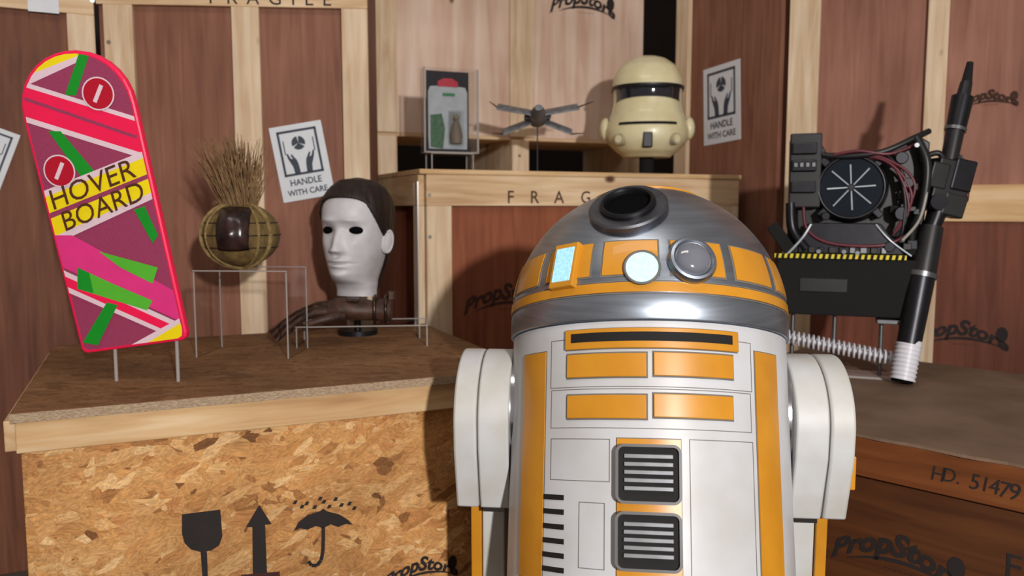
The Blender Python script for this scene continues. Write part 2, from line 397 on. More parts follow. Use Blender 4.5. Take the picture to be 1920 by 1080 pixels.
# middle crate with FRAGILE rail
CM = Crate(-.243, 2.295, R(24), 'large pine-framed crate stencilled FRAGILE, carrying the helmet and model spacecraft', 'packing crates')
MW, MD, MH = 1.074, 1.1, 1.077
CM.box('side_panel', ply_orange, .004, MW - .004, 0, MD, 0, MH - .014)
CM.box('lid', pine_warm, -.02, MW + .006, -.022, MD, MH - .014, MH)
zr = CM.px(820, 386)[1]
CM.batten(pine_x, 0, MW, zr, MH - .014)
x1 = CM.px(848, 500)[0]
CM.batten(pine_z, 0, x1, .0, zr)
CM.batten(pine_z, MW - .08, MW, .0, zr)
CM.side_batten(pine_y, 0, MD, zr, MH - .014)
CM.side_batten(pine_z, 0, .05, 0, zr)
for p in ((805, 366), (806, 444)): CM.screw(*p)
lt = MB(); vs, fs = text_geo('F', size=1)
zb = CM.px(955, 381)[1]; 
for ch, pxx in zip('FRAGILE', (957, 1002, 1048, 1098, 1146, 1190, 1238)):
    vs, fs = text_geo(ch, size=.052, bold=.0003); x, z = CM.px(pxx, 381)
    put2d(lt, vs, fs, lambda a, b: (x + a * .95, z + b), -.019)
lt.build('stencil_lettering', ink_soft, CM.root)
lg = MB(); x, z = CM.px(952, 560, 0); shop_logo(lg, x, z, .21, -.001); lg.build('stencil_lettering', ink_soft2, CM.root)

# pale crate stacked on it
CC = Crate(-.49, 2.852, R(24), 'pale plywood crate on skids, stacked behind the helmet and model spacecraft', 'packing crates', z=MH)
CW = 1.10; CD = .4
zo = CC.px(960, 256)[1]
CC.box('side_panel', ply_pale, 0, CW, 0, CD, zo, 1.0)
CC.box('deck', pine_x, 0, CW, 0, CD, zo - .012, zo)
for pa, pb in ((700, 745), (960, 992), (1190, 1216)):
    xa, xb = CC.px(pa, 290)[0], CC.px(pb, 290)[0]
    CC.box('skid', pine_z, max(xa, 0), min(xb, CW), -.018, CD, 0, zo - .012)
for pa, pb, m_ in ((700, 745, pine_z), (958, 1004, pine_z)):
    xa, xb = CC.px(pa, 100)[0], CC.px(pb, 100)[0]; CC.batten(m_, max(xa, 0), xb, zo, 1.0, t=.012)
lg = MB(); x, z = CC.px(1098, 8, 0); shop_logo(lg, x, z, .23, -.001); lg.build('stencil_lettering', ink, CC.root)
CC.screw(974, 292)

# turned panel between middle crate and right wall
CDp = Crate(.64, 3.12, R(-65.4), 'narrow brown plywood crate side, turned away, behind the helmet', 'packing crates', name='crate_panel', cat='crate')
DW = .506
CDp.box('side_panel', ply_dark if False else ply_red, 0, DW, 0, .045, 0, 2.4)
CDp.batten(pine_z, -.03, .045, 0, 2.4)

# right tall crate
CE = Crate(.88, 2.63, R(-30), 'tall plywood crate with pale pine frame behind the black backpack machine', 'packing crates')
EW = .95
CE.box('side_panel', ply_right, 0, EW, 0, .2, 0, 2.2)
for pa, pb in ((1452, 1536), (1737, 1777)):
    xa, xb = CE.px(pa, 100)[0], CE.px(pb, 100)[0]; CE.batten(pine_z, max(xa, -.01), xb, 0, 2.2)
xb = CE.px(1536, 100)[0]
zt, zb = CE.px(1860, 346)[1], CE.px(1860, 416)[1]
CE.box('batten', pine_warm, xb + .001, EW, -.0175, 0, zb, zt)
ply_low_shaded = wood('plywood_shaded', rgb(112, 62, 44), rgb(94, 48, 34), rgb(128, 74, 54), 'z', knots=False)  # shade below the rail, put into a darker wood colour
CE.box('side_panel', ply_low_shaded, xb + .001, EW, -.004, 0, 0.0, zb - .002, bevel=0)  # thin darker sheet laid on the panel to stand for shade
for pxx, pyy, wd in ((1858, 185, .12), (1808, 628, .2)):
    lg = MB(); x, z = CE.px(pxx, pyy, -.005); shop_logo(lg, x, z, wd, -.0055, slope=-.0); lg.build('stencil_lettering', ink if pyy > 300 else ink_soft2, CE.root)

# right low crate
yaw = R(-45)
CRt = Crate(.30, 1.80, yaw, 'low brown crate at lower right with a handwritten number on its rim', 'packing crates')
RW, RD, RH = 1.3, .8, .565
CRt.box('side_panel', crate_brown_shaded, 0, RW, 0, RD, 0, RH - .006)
CRt.batten(rail_brown_shaded, 0, RW, RH - .006 - .072, RH - .006, t=.016)
CRt.batten(rail_brown_shaded, 0, .09, 0, RH - .08, t=.016)
# brown board lying on the crate, front edge torn
bd = MB(); up = []; n = 60
for i in range(n + 1):
    t = i / n; up.append((-.005 + t * (RW + .01), -.02 + .004 * noise.noise(Vector((t * 30, 0, 0))) + .003 * math.sin(t * 60)))
pts = up + [(RW + .005, RD), (-.005, RD)]
k = len(pts)
bd.add([(a, b, RH - .0055) for a, b in pts] + [(a, b, RH) for a, b in pts], [tuple(range(k))[::-1], tuple(range(k, 2 * k))] + [(i, (i + 1) % k, k + (i + 1) % k, k + i) for i in range(k)])
bo = bd.build('cover_board', sheet_brown); bo.matrix_world = Matrix.Translation(CRt.o) @ Matrix.Rotation(yaw, 4, 'Z')
tag(bo, 'thin brown sheet board with ragged front edge covering the lower right crate', 'board')
lt = MB()
for txt, pa, pb, sz in (('H', 1757, 901, .036), ('D.', 1782, 904, .034), ('5', 1826, 917, .038), ('1', 1845, 921, .036), ('4', 1863, 926, .037), ('7', 1881, 932, .038), ('9', 1900, 937, .04)):
    vs, fs = text_geo(txt, size=sz, shear=.15); x, z = CRt.px(pa, pb, -.016)
    put2d(lt, vs, fs, lambda a, b: (x + a * .9, z + b), -.017)
lt.build('handwriting', ink, CRt.root)
lg = MB(); x, z = CRt.px(1690, 1045, 0); shop_logo(lg, x, z, .19, -.001, slope=-.0); lg.build('stencil_lettering', ink, CRt.root)
lt = MB(); vs, fs = text_geo('FRAGILE', size=.06, spacing=1.5, align='LEFT'); x, z = CRt.px(1880, 1080, 0)
put2d(lt, vs, fs, lambda a, b: (x + a, z + b), -.001); lt.build('stencil_lettering', ink, CRt.root)

# ------------------------------------------------------------------ handling signs
def sign(cr, corners, yoff, label):
    """corners TL TR BR BL in the picture, on the crate's face"""
    P = [Vector((cr.px(a, b, yoff)[0], 0, cr.px(a, b, yoff)[1])) for a, b in corners]
    tl, tr, br, bl = P
    c = (tl + tr + br + bl) / 4
    W = ((tr - tl).length + (br - bl).length) / 2; H = ((bl - tl).length + (br - tr).length) / 2
    ang = math.atan2((tr - tl).z, (tr - tl).x) * .5 + (math.atan2((tl - bl).z, (tl - bl).x) - PI / 2) * .5
    root = thing('handling_sign', (0, 0, 0), label, 'sign', 'handle with care signs')
    root.matrix_world = Matrix.Translation(cr.o) @ Matrix.Rotation(cr.yaw, 4, 'Z') @ Matrix.Translation((c.x, yoff, c.z)) @ Matrix.Rotation(-ang, 4, 'Y')
    b = MB(); b.box(-W / 2, W / 2, -.002, 0, -H / 2, H / 2); b.build('paper', paper, root)
    f = MB(); y = -.0027; x0, x1, z0, z1 = -W * .38, W * .38, -H * .17, H * .43; t = W * .045
    for q in ((x0, x1, z1 - t, z1), (x0, x1, z0, z0 + t), (x0, x0 + t, z0, z1), (x1 - t, x1, z0, z1)):
        f.add([(q[0], y, q[2]), (q[1], y, q[2]), (q[1], y, q[3]), (q[0], y, q[3])], [(0, 1, 2, 3)])
    f.build('printed_border', ink_blue, root)
    s = MB(); cz = H * .25; r = W * .13
    for k in range(3):                           # a parcel seen corner-on inside a disc: three dark fields
        a0 = PI / 2 + k * 2 * PI / 3 + .12; a1 = a0 + 2 * PI / 3 - .24
        s.add([(0, y, cz)] + [(r * math.cos(a0 + (a1 - a0) * i / 8), y, cz + r * math.sin(a0 + (a1 - a0) * i / 8)) for i in range(9)], [tuple(range(10))])
    for sx in (-1, 1):
        hand = [(.06, -.15), (.17, -.15), (.185, -.05), (.25, .06), (.27, .13), (.24, .13), (.20, .06), (.16, .05), (.19, .10), (.17, .12), (.09, .03), (.07, -.03)]
        s.add([(sx * a * W, y, b * H) for a, b in hand], [tuple(range(len(hand)))])
        fin = [(.275, .12), (.295, .12), (.295, .30), (.275, .30)]
        s.add([(sx * a * W, y, b * H) for a, b in fin], [(0, 1, 2, 3)])
    s.build('printed_symbol', ink_blue, root)
    t = MB()
    for txt, zz, sz in (('HANDLE', -H * .30, W * .17), ('WITH CARE', -H * .43, W * .155)):
        vs, fs = text_geo(txt, size=sz, bold=sz * .02); put2d(t, vs, fs, lambda a, b: (a * .92, zz + b), y)
    t.build('printed_text', ink_blue, root)
    return root
sign(CB, [(502, 240), (600, 226), (630, 364), (534, 380)], -.0005, 'white handle with care sign on the tall crate between straw-haired ball and pale mask')
sign(CDp, [(1317, 130), (1387, 113), (1390, 260), (1323, 274)], -.0005, 'white handle with care sign to the right of the cream helmet')
sign(CA, [(-52, 222), (39, 254), (-5, 368), (-96, 334)], -.0005, 'tilted handle with care sign cut off by the left picture edge')

# ------------------------------------------------------------------ robot
white = mat('robot_white', rgb(196, 198, 204), .42, col2=rgb(182, 181, 180), scale=9)
white_old = mat('robot_white_worn', rgb(196, 198, 200), .5, col2=rgb(182, 180, 174), scale=14)
orange = mat('robot_orange', rgb(206, 142, 38), .35, col2=rgb(184, 122, 28), scale=10, coat=.15)
silver = mat('brushed_silver', rgb(182, 192, 206), .36, 1, col2=rgb(158, 166, 178), scale=9, stretch=(1, 1, 14))
silver_dull = mat('dull_steel', rgb(128, 130, 138), .42, 1, scale=24, noise_amt=.25)
seam = mat('seam_grey', rgb(112, 108, 104), .7)
slot_dark = mat('slot_dark', rgb(18, 16, 16), .8)
lamp_glow = mat('pale_cyan_lamp', rgb(176, 236, 226), .4, emit=.75, noise_amt=.15, scale=160)
screen_glow = mat('pale_blue_screen', rgb(160, 206, 240), .3, emit=.8, col2=rgb(90, 150, 200), scale=220)
chrome = mat('polished_silver', rgb(210, 212, 216), .16, 1, noise_amt=.02)
lens_glass = mat('lens_glass', rgb(112, 114, 124), .12, 0, coat=1)
glass_dark = mat('dark_glass', rgb(30, 32, 40), .08, 0, coat=1)
BX, BY, BZ, TILT, RR = .230, 1.39, .738, R(18), .231
RYAW = R(-5.5)
rob = thing('robot', (BX, BY, 0), 'domed white and orange robot with silver head standing in front of the crates', 'robot', rz=RYAW)
RM = Matrix.Translation((0, 0, BZ)) @ Matrix.Rotation(-TILT, 4, 'X')         # body frame inside the robot
RINV = (Matrix.Translation((BX, BY, 0)) @ Matrix.Rotation(RYAW, 4, 'Z') @ RM).inverted()
HC = .165 * RR * 1.0
def on_body(px, py, r=RR):                                # -> angle (0 = front, + = right), height in body frame
    a = RINV @ CAM; d = RINV.to_3x3() @ ray(px, py)
    A = d.x ** 2 + d.y ** 2; B = 2 * (a.x * d.x + a.y * d.y); C = a.x ** 2 + a.y ** 2 - r * r
    D = B * B - 4 * A * C
    t = (-B - math.sqrt(max(D, 0))) / 2 / A; p = a + d * t
    return math.atan2(p.x, -p.y), p.z
def on_dome(px, py, r=RR):
    a = RINV @ CAM - Vector((0, 0, HC)); d = RINV.to_3x3() @ ray(px, py)
    A = d.dot(d); B = 2 * a.dot(d); C = a.dot(a) - r * r; t = (-B - math.sqrt(max(B * B - 4 * A * C, 0))) / 2 / A
    p = a + d * t; return math.atan2(p.x, -p.y), math.asin(max(-1, min(1, p.z / r)))
def cyl_patch(mb, a0, a1, z0, z1, r0, r1, mi=0, n=None):
    n = n or max(2, int(abs(a1 - a0) / .05)); vs = []; fs = []
    for i in range(n + 1):
        a = a0 + (a1 - a0) * i / n
        for r, z in ((r1, z0), (r1, z1), (r0, z1), (r0, z0)): vs.append((r * math.sin(a), -r * math.cos(a), z))
    for i in range(n):
        for k in range(4): fs.append((i * 4 + k, i * 4 + (k + 1) % 4, (i + 1) * 4 + (k + 1) % 4, (i + 1) * 4 + k))
    fs += [(0, 1, 2, 3), (n * 4 + 3, n * 4 + 2, n * 4 + 1, n * 4)]
    mb.add(vs, fs, mi)
def dome_patch(mb, a0, a1, e0, e1, r0, r1, mi=0, n=None, m=8):
    n = n or max(3, int(abs(a1 - a0) / .05)); vs = []; fs = []
    def P(a, e, r): return (r * math.cos(e) * math.sin(a), -r * math.cos(e) * math.cos(a), HC + r * math.sin(e))
    for r in (r1, r0):
        for i in range(n + 1):
            for j in range(m + 1): vs.append(P(a0 + (a1 - a0) * i / n, e0 + (e1 - e0) * j / m, r))
    S = (n + 1) * (m + 1)
    for i in range(n):
        for j in range(m):
            q = (i * (m + 1) + j, (i + 1) * (m + 1) + j, (i + 1) * (m + 1) + j + 1, i * (m + 1) + j + 1)
            fs.append(q); fs.append(tuple(k + S for k in q[::-1]))
    edge = [i * (m + 1) for i in range(n + 1)] + [n * (m + 1) + j for j in range(1, m + 1)] + [i * (m + 1) + m for i in range(n - 1, -1, -1)] + [j for j in range(m - 1, 0, -1)]
    for k in range(len(edge)):
        a, b = edge[k], edge[(k + 1) % len(edge)]; fs.append((a, b, b + S, a + S))
    mb.add(vs, fs, mi)
def bd_part(mb, name, m, parent=rob, **k): return mb.build(name, m, parent, M=RM, **k)
# body shell
b = MB(); BL = -.56
b.lathe([(0.0001, BL), (.17, BL), (.20, BL + .03), (RR - .004, BL + .06), (RR - .004, -.0), (RR - .02, .004), (0.0001, .004)], 128)
body = bd_part(b, 'body', white, smooth=True)
# dome with ring
b = MB(); prof = [(.0001, .002), (RR, .002), (RR + .001, .004), (RR + .001, HC - .004), (RR, HC)]
for i in range(1, 41):
    e_ = PI / 2 * i / 40; prof.append((max(RR * math.cos(e_), .0001), HC + RR * math.sin(e_)))
b.lathe(prof, 160); dome = bd_part(b, 'dome', silver, smooth=True)
b = MB(); dome_patch(b, -PI, PI, R(1.0), R(4.6), RR - .002, RR + .002, n=120, m=3); bd_part(b, 'dome_band', orange, dome, smooth=True)
b = MB(); dome_patch(b, -PI, PI, R(66), R(72), RR - .002, RR + .003, n=120, m=3); bd_part(b, 'dome_band', orange, dome, smooth=True)
b = MB(); dome_patch(b, -PI, PI, R(4.9), R(5.3), RR - .001, RR + .0008, n=120, m=2); dome_patch(b, -PI, PI, R(.3), R(.8), RR - .001, RR + .0008, n=120, m=2)
bd_part(b, 'dome_seam', seam, dome)
# even row of plain panels round the dome
e0, e1 = R(7.6), R(21.5)
NP = 14; step = 2 * PI / NP
for k in range(NP):
    a = (k - NP / 2 + .5) * step + R(3)
    if abs(math.degrees(a) - 28.7) < 9: continue            # the lens sits here
    b = MB(); dome_patch(b, a - step * .40, a + step * .40, e0, e1, RR - .002, RR + .0022); pn = bd_part(b, 'dome_panel', orange, dome, smooth=True)
    b = MB(); dome_patch(b, a - step * .43, a + step * .43, e0 - R(.7), e1 + R(.7), RR - .002, RR + .0009); bd_part(b, 'panel_surround', seam, pn, smooth=True)
def dome_frame(px, py, r=RR):                             # local frame on the dome: -Y outwards
    a, e = on_dome(px, py); M = Matrix.Translation((0, 0, HC)) @ Matrix.Rotation(a, 4, 'Z') @ Matrix.Rotation(-e, 4, 'X') @ Matrix.Translation((0, -r, 0)); return M
F = dome_frame(1204, 503)
b = MB(); b.cyl((0, .004, 0), (0, -.005, 0), .0245, seg=40); lamp = bd_part(MB().add([tuple(F @ Vector(v)) for v in b.v], b.f), 'round_lamp', lamp_glow, dome, smooth=True)
def fpart(F, b, name, m, parent, **k):
    q = MB(); q.v = [tuple(F @ Vector(v)) for v in b.v]; q.f = b.f; q.mi = b.mi; return bd_part(q, name, m, parent, **k)
b = MB(); b.torus((0, -.004, 0), .0255, .0022); fpart(F, b, 'lamp_rim', seam, lamp, smooth=True)
# lit screen in a small frame, one above the other divided by a bar
F = dome_frame(1063, 500)
b = MB(); b.box(-.0225, .0225, -.009, .014, -.038, .036); fr = fpart(F, b, 'screen_frame', orange, dome, bevel=.002)
b = MB(); b.box(-.0165, .0165, -.0105, -.009, -.029, .027); fpart(F, b, 'screen', screen_glow, fr)
# lens
F = dome_frame(1296, 490)
b = MB(); b.lathe([(.0001, .0), (.037, .0), (.037, .006), (.034, .011), (.030, .012), (.027, .009), (.0001, .009)], 56, M=Matrix.Rotation(PI / 2, 4, 'X'))
ln = fpart(F, b, 'lens_housing', silver, dome, smooth=True)
b = MB(); b.ell((0, -.009, 0), .026, .012, .026); fpart(F, b, 'lens', lens_glass, ln, smooth=True)
# round inspection port on a plain plate
F = dome_frame(1178, 392)
b = MB(); b.lathe([(.062, -.012), (.062, .004), (.059, .007), (.040, .007)], 64, M=Matrix.Rotation(PI / 2, 4, 'X')); pl = fpart(F, b, 'port_collar', silver_dull, dome, smooth=True)
b = MB(); b.lathe([(.044, -.006), (.044, .012), (.041, .015), (.037, .015), (.035, .011), (.034, -.004)], 56, M=Matrix.Rotation(PI / 2, 4, 'X'))
fpart(F, b, 'port_rim', blk_metal, pl, smooth=True)
b = MB(); b.cyl((0, .004, 0), (0, -.007, 0), .0355, seg=48); fpart(F, b, 'port_hole', hole, pl, smooth=True)
# body furniture
def rect(px0, px1, py0, py1, name, m, parent=body, dr=.003, thick=.006, surround=0, bevel=0):
    cx = (px0 + px1) / 2; cy = (py0 + py1) / 2
    a0, a1 = on_body(px0, cy)[0], on_body(px1, cy)[0]; z1, z0 = on_body(cx, py0)[1], on_body(cx, py1)[1]
    b = MB(); cyl_patch(b, a0, a1, z0, z1, RR - .004 - thick + dr, RR - .004 + dr); o = bd_part(b, name, m, parent, smooth=True, bevel=bevel)
    if surround:
        b = MB(); s = surround; cyl_patch(b, a0 - s / RR, a1 + s / RR, z0 - s, z1 + s, RR - .012, RR - .004 + .0007); bd_part(b, 'seam', seam, o, smooth=True)
    return o, a0, a1, z0, z1
# top slot with frame
o, a0, a1, z0, z1 = rect(1060, 1384, 614, 652, 'slot_frame', orange, dr=.005, surround=.0012, bevel=.001)
b = MB(); cyl_patch(b, a0 + .05, a1 - .05, z0 + .010, z1 - .006, RR - .02, RR + .0018); bd_part(b, 'slot_opening', slot_dark, o, smooth=True)
# two rows of plain rectangular covers
for px0, px1, py0, py1 in ((1062, 1212, 662, 706), (1226, 1376, 662, 706), (1062, 1212, 740, 784), (1226, 1376, 740, 784)):
    rect(px0, px1, py0, py1, 'arm_cover', orange, dr=.0035, surround=.0022, bevel=.001)
# side stripes
for px0, px1 in ((976, 1017), (1425, 1466)):
    rect(px0, px1, 664, 1085, 'side_stripe', orange, dr=.002, surround=.0016)
def outline(px0, px1, py0, py1):
    cx = (px0 + px1) / 2; cy = (py0 + py1) / 2
    a0, a1 = on_body(px0, cy)[0], on_body(px1, cy)[0]; z1, z0 = on_body(cx, py0)[1], on_body(cx, py1)[1]
    b = MB(); t = .0011; r0, r1 = RR - .008, RR - .0036
    cyl_patch(b, a0, a1, z1 - t, z1, r0, r1); cyl_patch(b, a0, a1, z0, z0 + t, r0, r1)
    cyl_patch(b, a0, a0 + t / RR, z0, z1, r0, r1); cyl_patch(b, a1 - t / RR, a1, z0, z1, r0, r1)
    bd_part(b, 'hatch_seam', seam, body)
for q in ((1030, 1412, 630, 725), (1030, 1412, 728, 804), (1029, 1142, 822, 902), (1296, 1420, 826, 1090), (1082, 1132, 942, 1068)): outline(*q)
# centre plate with two grilles
o, a0, a1, z0, z1 = rect(1156, 1279, 823, 1120, 'centre_plate', orange, dr=.003, surround=.0014)
for cy, h, nbar in ((889, 56, 5), (1016, 56, 5)):
    ac, zc = on_body(1216, cy); _, zt = on_body(1216, cy - h); hw = .0455; hh = zt - zc
    rr = .012
    Fm = Matrix.Rotation(ac, 4, 'Z') @ Matrix.Translation((0, -(RR - .001), zc))
    def rounded(hw, hh, r, n=8):
        p = []
        for cx_, cz_, s in ((hw - r, hh - r, 0), (-hw + r, hh - r, 1), (-hw + r, -hh + r, 2), (hw - r, -hh + r, 3)):
            for i in range(n + 1):
                t = PI / 2 * (s + i / n); p.append((cx_ + r * math.cos(t), cz_ + r * math.sin(t)))
        return p
    b = MB(); outer = rounded(hw, hh, rr); inner = rounded(hw - .004, hh - .004, rr - .004); n = len(outer)
    vs = [(x, -.006, z) for x, z in outer] + [(x, -.006, z) for x, z in inner] + [(x, .006, z) for x, z in inner] + [(x, .006, z) for x, z in outer]
    fs = []
    for i in range(n):
        j = (i + 1) % n; fs += [(i, j, n + j, n + i), (n + i, n + j, 2 * n + j, 2 * n + i), (3 * n + i, 3 * n + j, j, i)]
    b.add(vs, fs); vent = fpart(Fm, b, 'vent_rim', chrome, o, smooth=True)
    b = MB(); b.prism(inner, -.0015, .001); fpart(Fm, b, 'vent_recess', slot_dark, vent)
    for k in range(nbar):
        zz = hh - .018 - k * (2 * hh - .030) / (nbar - .3)
        b = MB(); b.box(-.034, .034, -.0050, -.001, zz - .002, zz + .0045); fpart(Fm, b, 'vent_bar', grey_metal, vent, bevel=.001)
# louvres at left
for py in (932, 959, 987, 1014, 1041, 1068):
    o, a0, a1, z0, z1 = rect(1013, 1054, py - 5, py + 5, 'louvre', slot_dark, dr=.0012)
# arms / legs
for sx in (-1, 1):
    def YZ(cyl_list): return cyl_list
    zc = .621; leg = None
    def stadium(ry, zt, zb, yb, n=40):
        p = [(ry * math.cos(PI * i / n), zc + zt * math.sin(PI * i / n)) for i in range(n + 1)]
        p += [(-ry * .98, zc - zb * .3), (-yb, zc - zb), (yb, zc - zb), (ry * .98, zc - zb * .3)]; return p
    MX = Matrix.Rotation(PI / 2, 4, 'Z')                  # prism (x,z) thick along y -> plane (y,z), thick along x
    def slab(poly, x0, x1):
        b = MB(); vs = [(sx * x0, y, z) for y, z in poly] + [(sx * x1, y, z) for y, z in poly]; n = len(poly)
        b.add(vs, [(i, (i + 1) % n, n + (i + 1) % n, n + i) for i in range(n)] + [tuple(range(n))[::-1], tuple(range(n, 2 * n))]); return b
    leg = slab(stadium(.118, .103, .150, .085), .226, .276).build('leg', white_old, rob, bevel=.003, smooth=True)
    slab(stadium(.112, .098, .147, .080), .274, .2785).build('leg_seam', seam, leg)
    slab(stadium(.118, .103, .150, .085), .2785, .316).build('outer_shell', white_old, leg, bevel=.004, smooth=True)
    b = MB(); b.cyl((sx * .198, 0, zc), (sx * .230, 0, zc), .100, seg=64); b.build('hub', chrome, leg, smooth=True, bevel=.002)
    # lower leg: tapered strut, orange outer strip, ankle and foot
    slab([(-.045, zc - .15), (.045, zc - .15), (.040, .17), (-.040, .17)], .240, .278).build('lower_leg', white_old, leg, bevel=.003)
    slab([(-.052, zc - .15), (.052, zc - .15), (.046, .19), (-.046, .19)], .279, .297).build('leg_strip', orange, leg, bevel=.002)
    b = MB(); b.cyl((sx * .225, 0, .17), (sx * .305, 0, .17), .05, seg=32); b.build('ankle', grey_metal, leg, smooth=True, bevel=.002)
    slab([(-.14, 0), (.06, 0), (.06, .05), (.05, .13), (-.07, .13), (-.12, .05)], .205, .318).build('foot', white_old, leg, bevel=.004)
    b = MB(); b.box(sx * .236, sx * .272, -.080, -.055, zc - .158, zc - .150); b.build('leg_stud', chrome, leg)
    if sx > 0:
        b = MB(); b.box(.315, .328, -.085, -.01, zc - .10, zc - .045); b.build('side_knob', orange, leg, bevel=.002)
b = MB(); b.cyl((0, -.13, .12), (0, -.10, .25), .045, seg=32); fo = b.build('front_leg', grey_metal, rob, smooth=True)
b = MB(); b.box(-.06, .06, -.26, -.02, 0, .12); b.build('foot', white_old, rob, bevel=.01)

# ------------------------------------------------------------------ board with lettering on two clear pegs
pinkred = mat('board_pink_red', rgb(236, 24, 78), .4, noise_amt=.03)
pink = mat('board_pink', rgb(220, 52, 128), .4, noise_amt=.05)
yellow = mat('board_yellow', rgb(236, 212, 14), .4, noise_amt=.03)
green = mat('board_green', rgb(20, 140, 36), .4, noise_amt=.03)
lime = mat('board_lime', rgb(84, 178, 48), .4, noise_amt=.05)
offwhite = mat('board_white', rgb(222, 196, 206), .4, noise_amt=.03)
maroon = mat('board_maroon', rgb(150, 58, 96), .45, col2=rgb(140, 50, 80), scale=300)
red_badge = mat('badge_red', rgb(176, 12, 40), .4, noise_amt=.02)
letter_brown = mat('letter_dark', rgb(78, 40, 20), .5, noise_amt=.02)
Yb = 1.52
Pbl = Vector((-.7915, 1.5, .7028))
ya, le, ro = -.03, -.10, .14
u0 = Vector((math.cos(ya), math.sin(ya), 0)); n0 = Vector((-math.sin(ya), math.cos(ya), 0)); w0 = Vector((0, 0, math.cos(le))) + n0 * math.sin(le)
ux = u0 * math.cos(ro) + w0 * math.sin(ro); uz = w0 * math.cos(ro) - u0 * math.sin(ro); uy = uz.cross(ux)
BWd, BLn = .202, .530
brd = thing('skate_board', (0, 0, 0), 'pink, yellow and green wheelless skate board lettered HOVER BOARD, standing upright on clear pegs', 'skateboard')
BM = Matrix((( ux.x, uy.x, uz.x, Pbl.x), (ux.y, uy.y, uz.y, Pbl.y), (ux.z, uy.z, uz.z, Pbl.z), (0, 0, 0, 1)))
brd.matrix_world = BM
Wd, Ln = BWd, BLn
outl = [(.010, 0), (Wd - .012, 0), (Wd - .003, .004), (Wd, .014)]
for i in range(17):
    a = PI * i / 16
    outl.append((Wd / 2 + Wd / 2 * math.cos(a), Ln - Wd * .52 + Wd * .52 * math.sin(a) ** .9))
outl += [(0, .010), (.003, .003)]
b = MB(); b.prism(outl, -.006, .010); deck = b.build('deck', pinkred, brd, bevel=.004)
cx_, cz_ = Wd / 2, Ln / 2
inl = [(cx_ + (x - cx_) * .94, cz_ + (z - cz_) * .978) for x, z in outl]
def clip(poly, cl):
    out = poly; n = len(cl)
    for i in range(n):
        a, b = cl[i], cl[(i + 1) % n]; inp = out; out = []
        if not inp: return []
        def side(p): return (b[0] - a[0]) * (p[1] - a[1]) - (b[1] - a[1]) * (p[0] - a[0])
        for j in range(len(inp)):
            p, q = inp[j], inp[(j + 1) % len(inp)]; sp, sq = side(p), side(q)
            if sp >= 0: out.append(p)
            if (sp >= 0) != (sq >= 0):
                t = sp / (sp - sq); out.append((p[0] + (q[0] - p[0]) * t, p[1] + (q[1] - p[1]) * t))
    return out
BINV = BM.inverted()
def bl(px, py):
    a = BINV @ CAM; d = BINV.to_3x3() @ ray(px, py); t = -a.y / d.y; p = a + d * t; return (p.x, p.z)
gmats = [pinkred, pink, yellow, green, lime, offwhite, maroon, red_badge]
G = MB(); lay = [0]
def gp(pts, mi):
    q = [bl(*p) for p in pts]
    ar = sum(q[i][0] * q[(i + 1) % len(q)][1] - q[(i + 1) % len(q)][0] * q[i][1] for i in range(len(q)))
    if ar < 0: q = q[::-1]
    q = clip(q, inl); lay[0] += 1
    if len(q) > 2: G.add([(x, -.0062 - .00012 * lay[0], z) for x, z in q], [tuple(range(len(q)))], mi)
gp([(20, 60), (400, 60), (400, 700), (20, 700)], 6)                     # maroon ground
gp([(20, 60), (190, 60), (150, 112), (40, 160), (20, 160)], 2)           # yellow cap
gp([(30, 152), (150, 105), (160, 112), (60, 158)], 5)
gp([(152, 100), (172, 100), (146, 180), (126, 178)], 3)                  # green bar at top
gp([(30, 150), (280, 225), (290, 298), (30, 212)], 0)                    # broad pink-red stripe
gp([(30, 148), (280, 226), (280, 234), (30, 157)], 5)
gp([(30, 212), (300, 296), (300, 306), (30, 222)], 5)
gp([(50, 182), (260, 254), (260, 260), (50, 188)], 6)
gp([(95, 246), (118, 246), (185, 325), (160, 336)], 3)                   # green diagonal
gp([(60, 378), (290, 284), (310, 355), (80, 470)], 2)                    # yellow lettering field
gp([(60, 368), (290, 276), (292, 288), (62, 380)], 5)
gp([(90, 402), (300, 318), (302, 326), (92, 412)], 6)
gp([(90, 450), (310, 350), (312, 362), (92, 464)], 5)
gp([(255, 392), (275, 386), (300, 440), (290, 455)], 3)
gp([(90, 440), (140, 440), (360, 560), (340, 600), (90, 485)], 1)        # pink diagonal
gp([(90, 490), (350, 608), (350, 618), (90, 500)], 5)
gp([(90, 500), (350, 618), (350, 640), (90, 520)], 0)
gp([(90, 518), (350, 634), (350, 642), (90, 528)], 5)
gp([(150, 500), (215, 530), (290, 562), (280, 580), (150, 540)], 4)      # lime block
gp([(150, 500), (172, 510), (180, 548), (150, 540)], 3)
gp([(190, 470), (300, 500), (290, 530), (230, 500)], 4)
gp([(205, 565), (225, 570), (188, 645), (160, 640)], 3)
gp([(250, 655), (350, 595), (380, 700)], 2)
gp([(240, 650), (345, 592), (348, 600), (256, 655)], 5)
def disc(px, py, r, mi):
    x, z = bl(px, py); lay[0] += 1; G.add([(x + r * math.cos(2 * PI * i / 24), -.0062 - .00012 * lay[0], z + r * math.sin(2 * PI * i / 24)) for i in range(24)], [tuple(range(24))], mi)
for p in ((189, 176), (117, 320)):
    disc(*p, .0285, 5); disc(*p, .026, 7)
    x, z = bl(*p); lay[0] += 1
    c, s = math.cos(R(55)), math.sin(R(55))
    G.add([(x + a * c - b_ * s, -.0062 - .00012 * lay[0], z + a * s + b_ * c) for a, b_ in ((-.016, -.0035), (.016, -.0035), (.016, .0035), (-.016, .0035))], [(0, 1, 2, 3)], 5)
G.build('deck_graphic', gmats, brd)
T = MB()
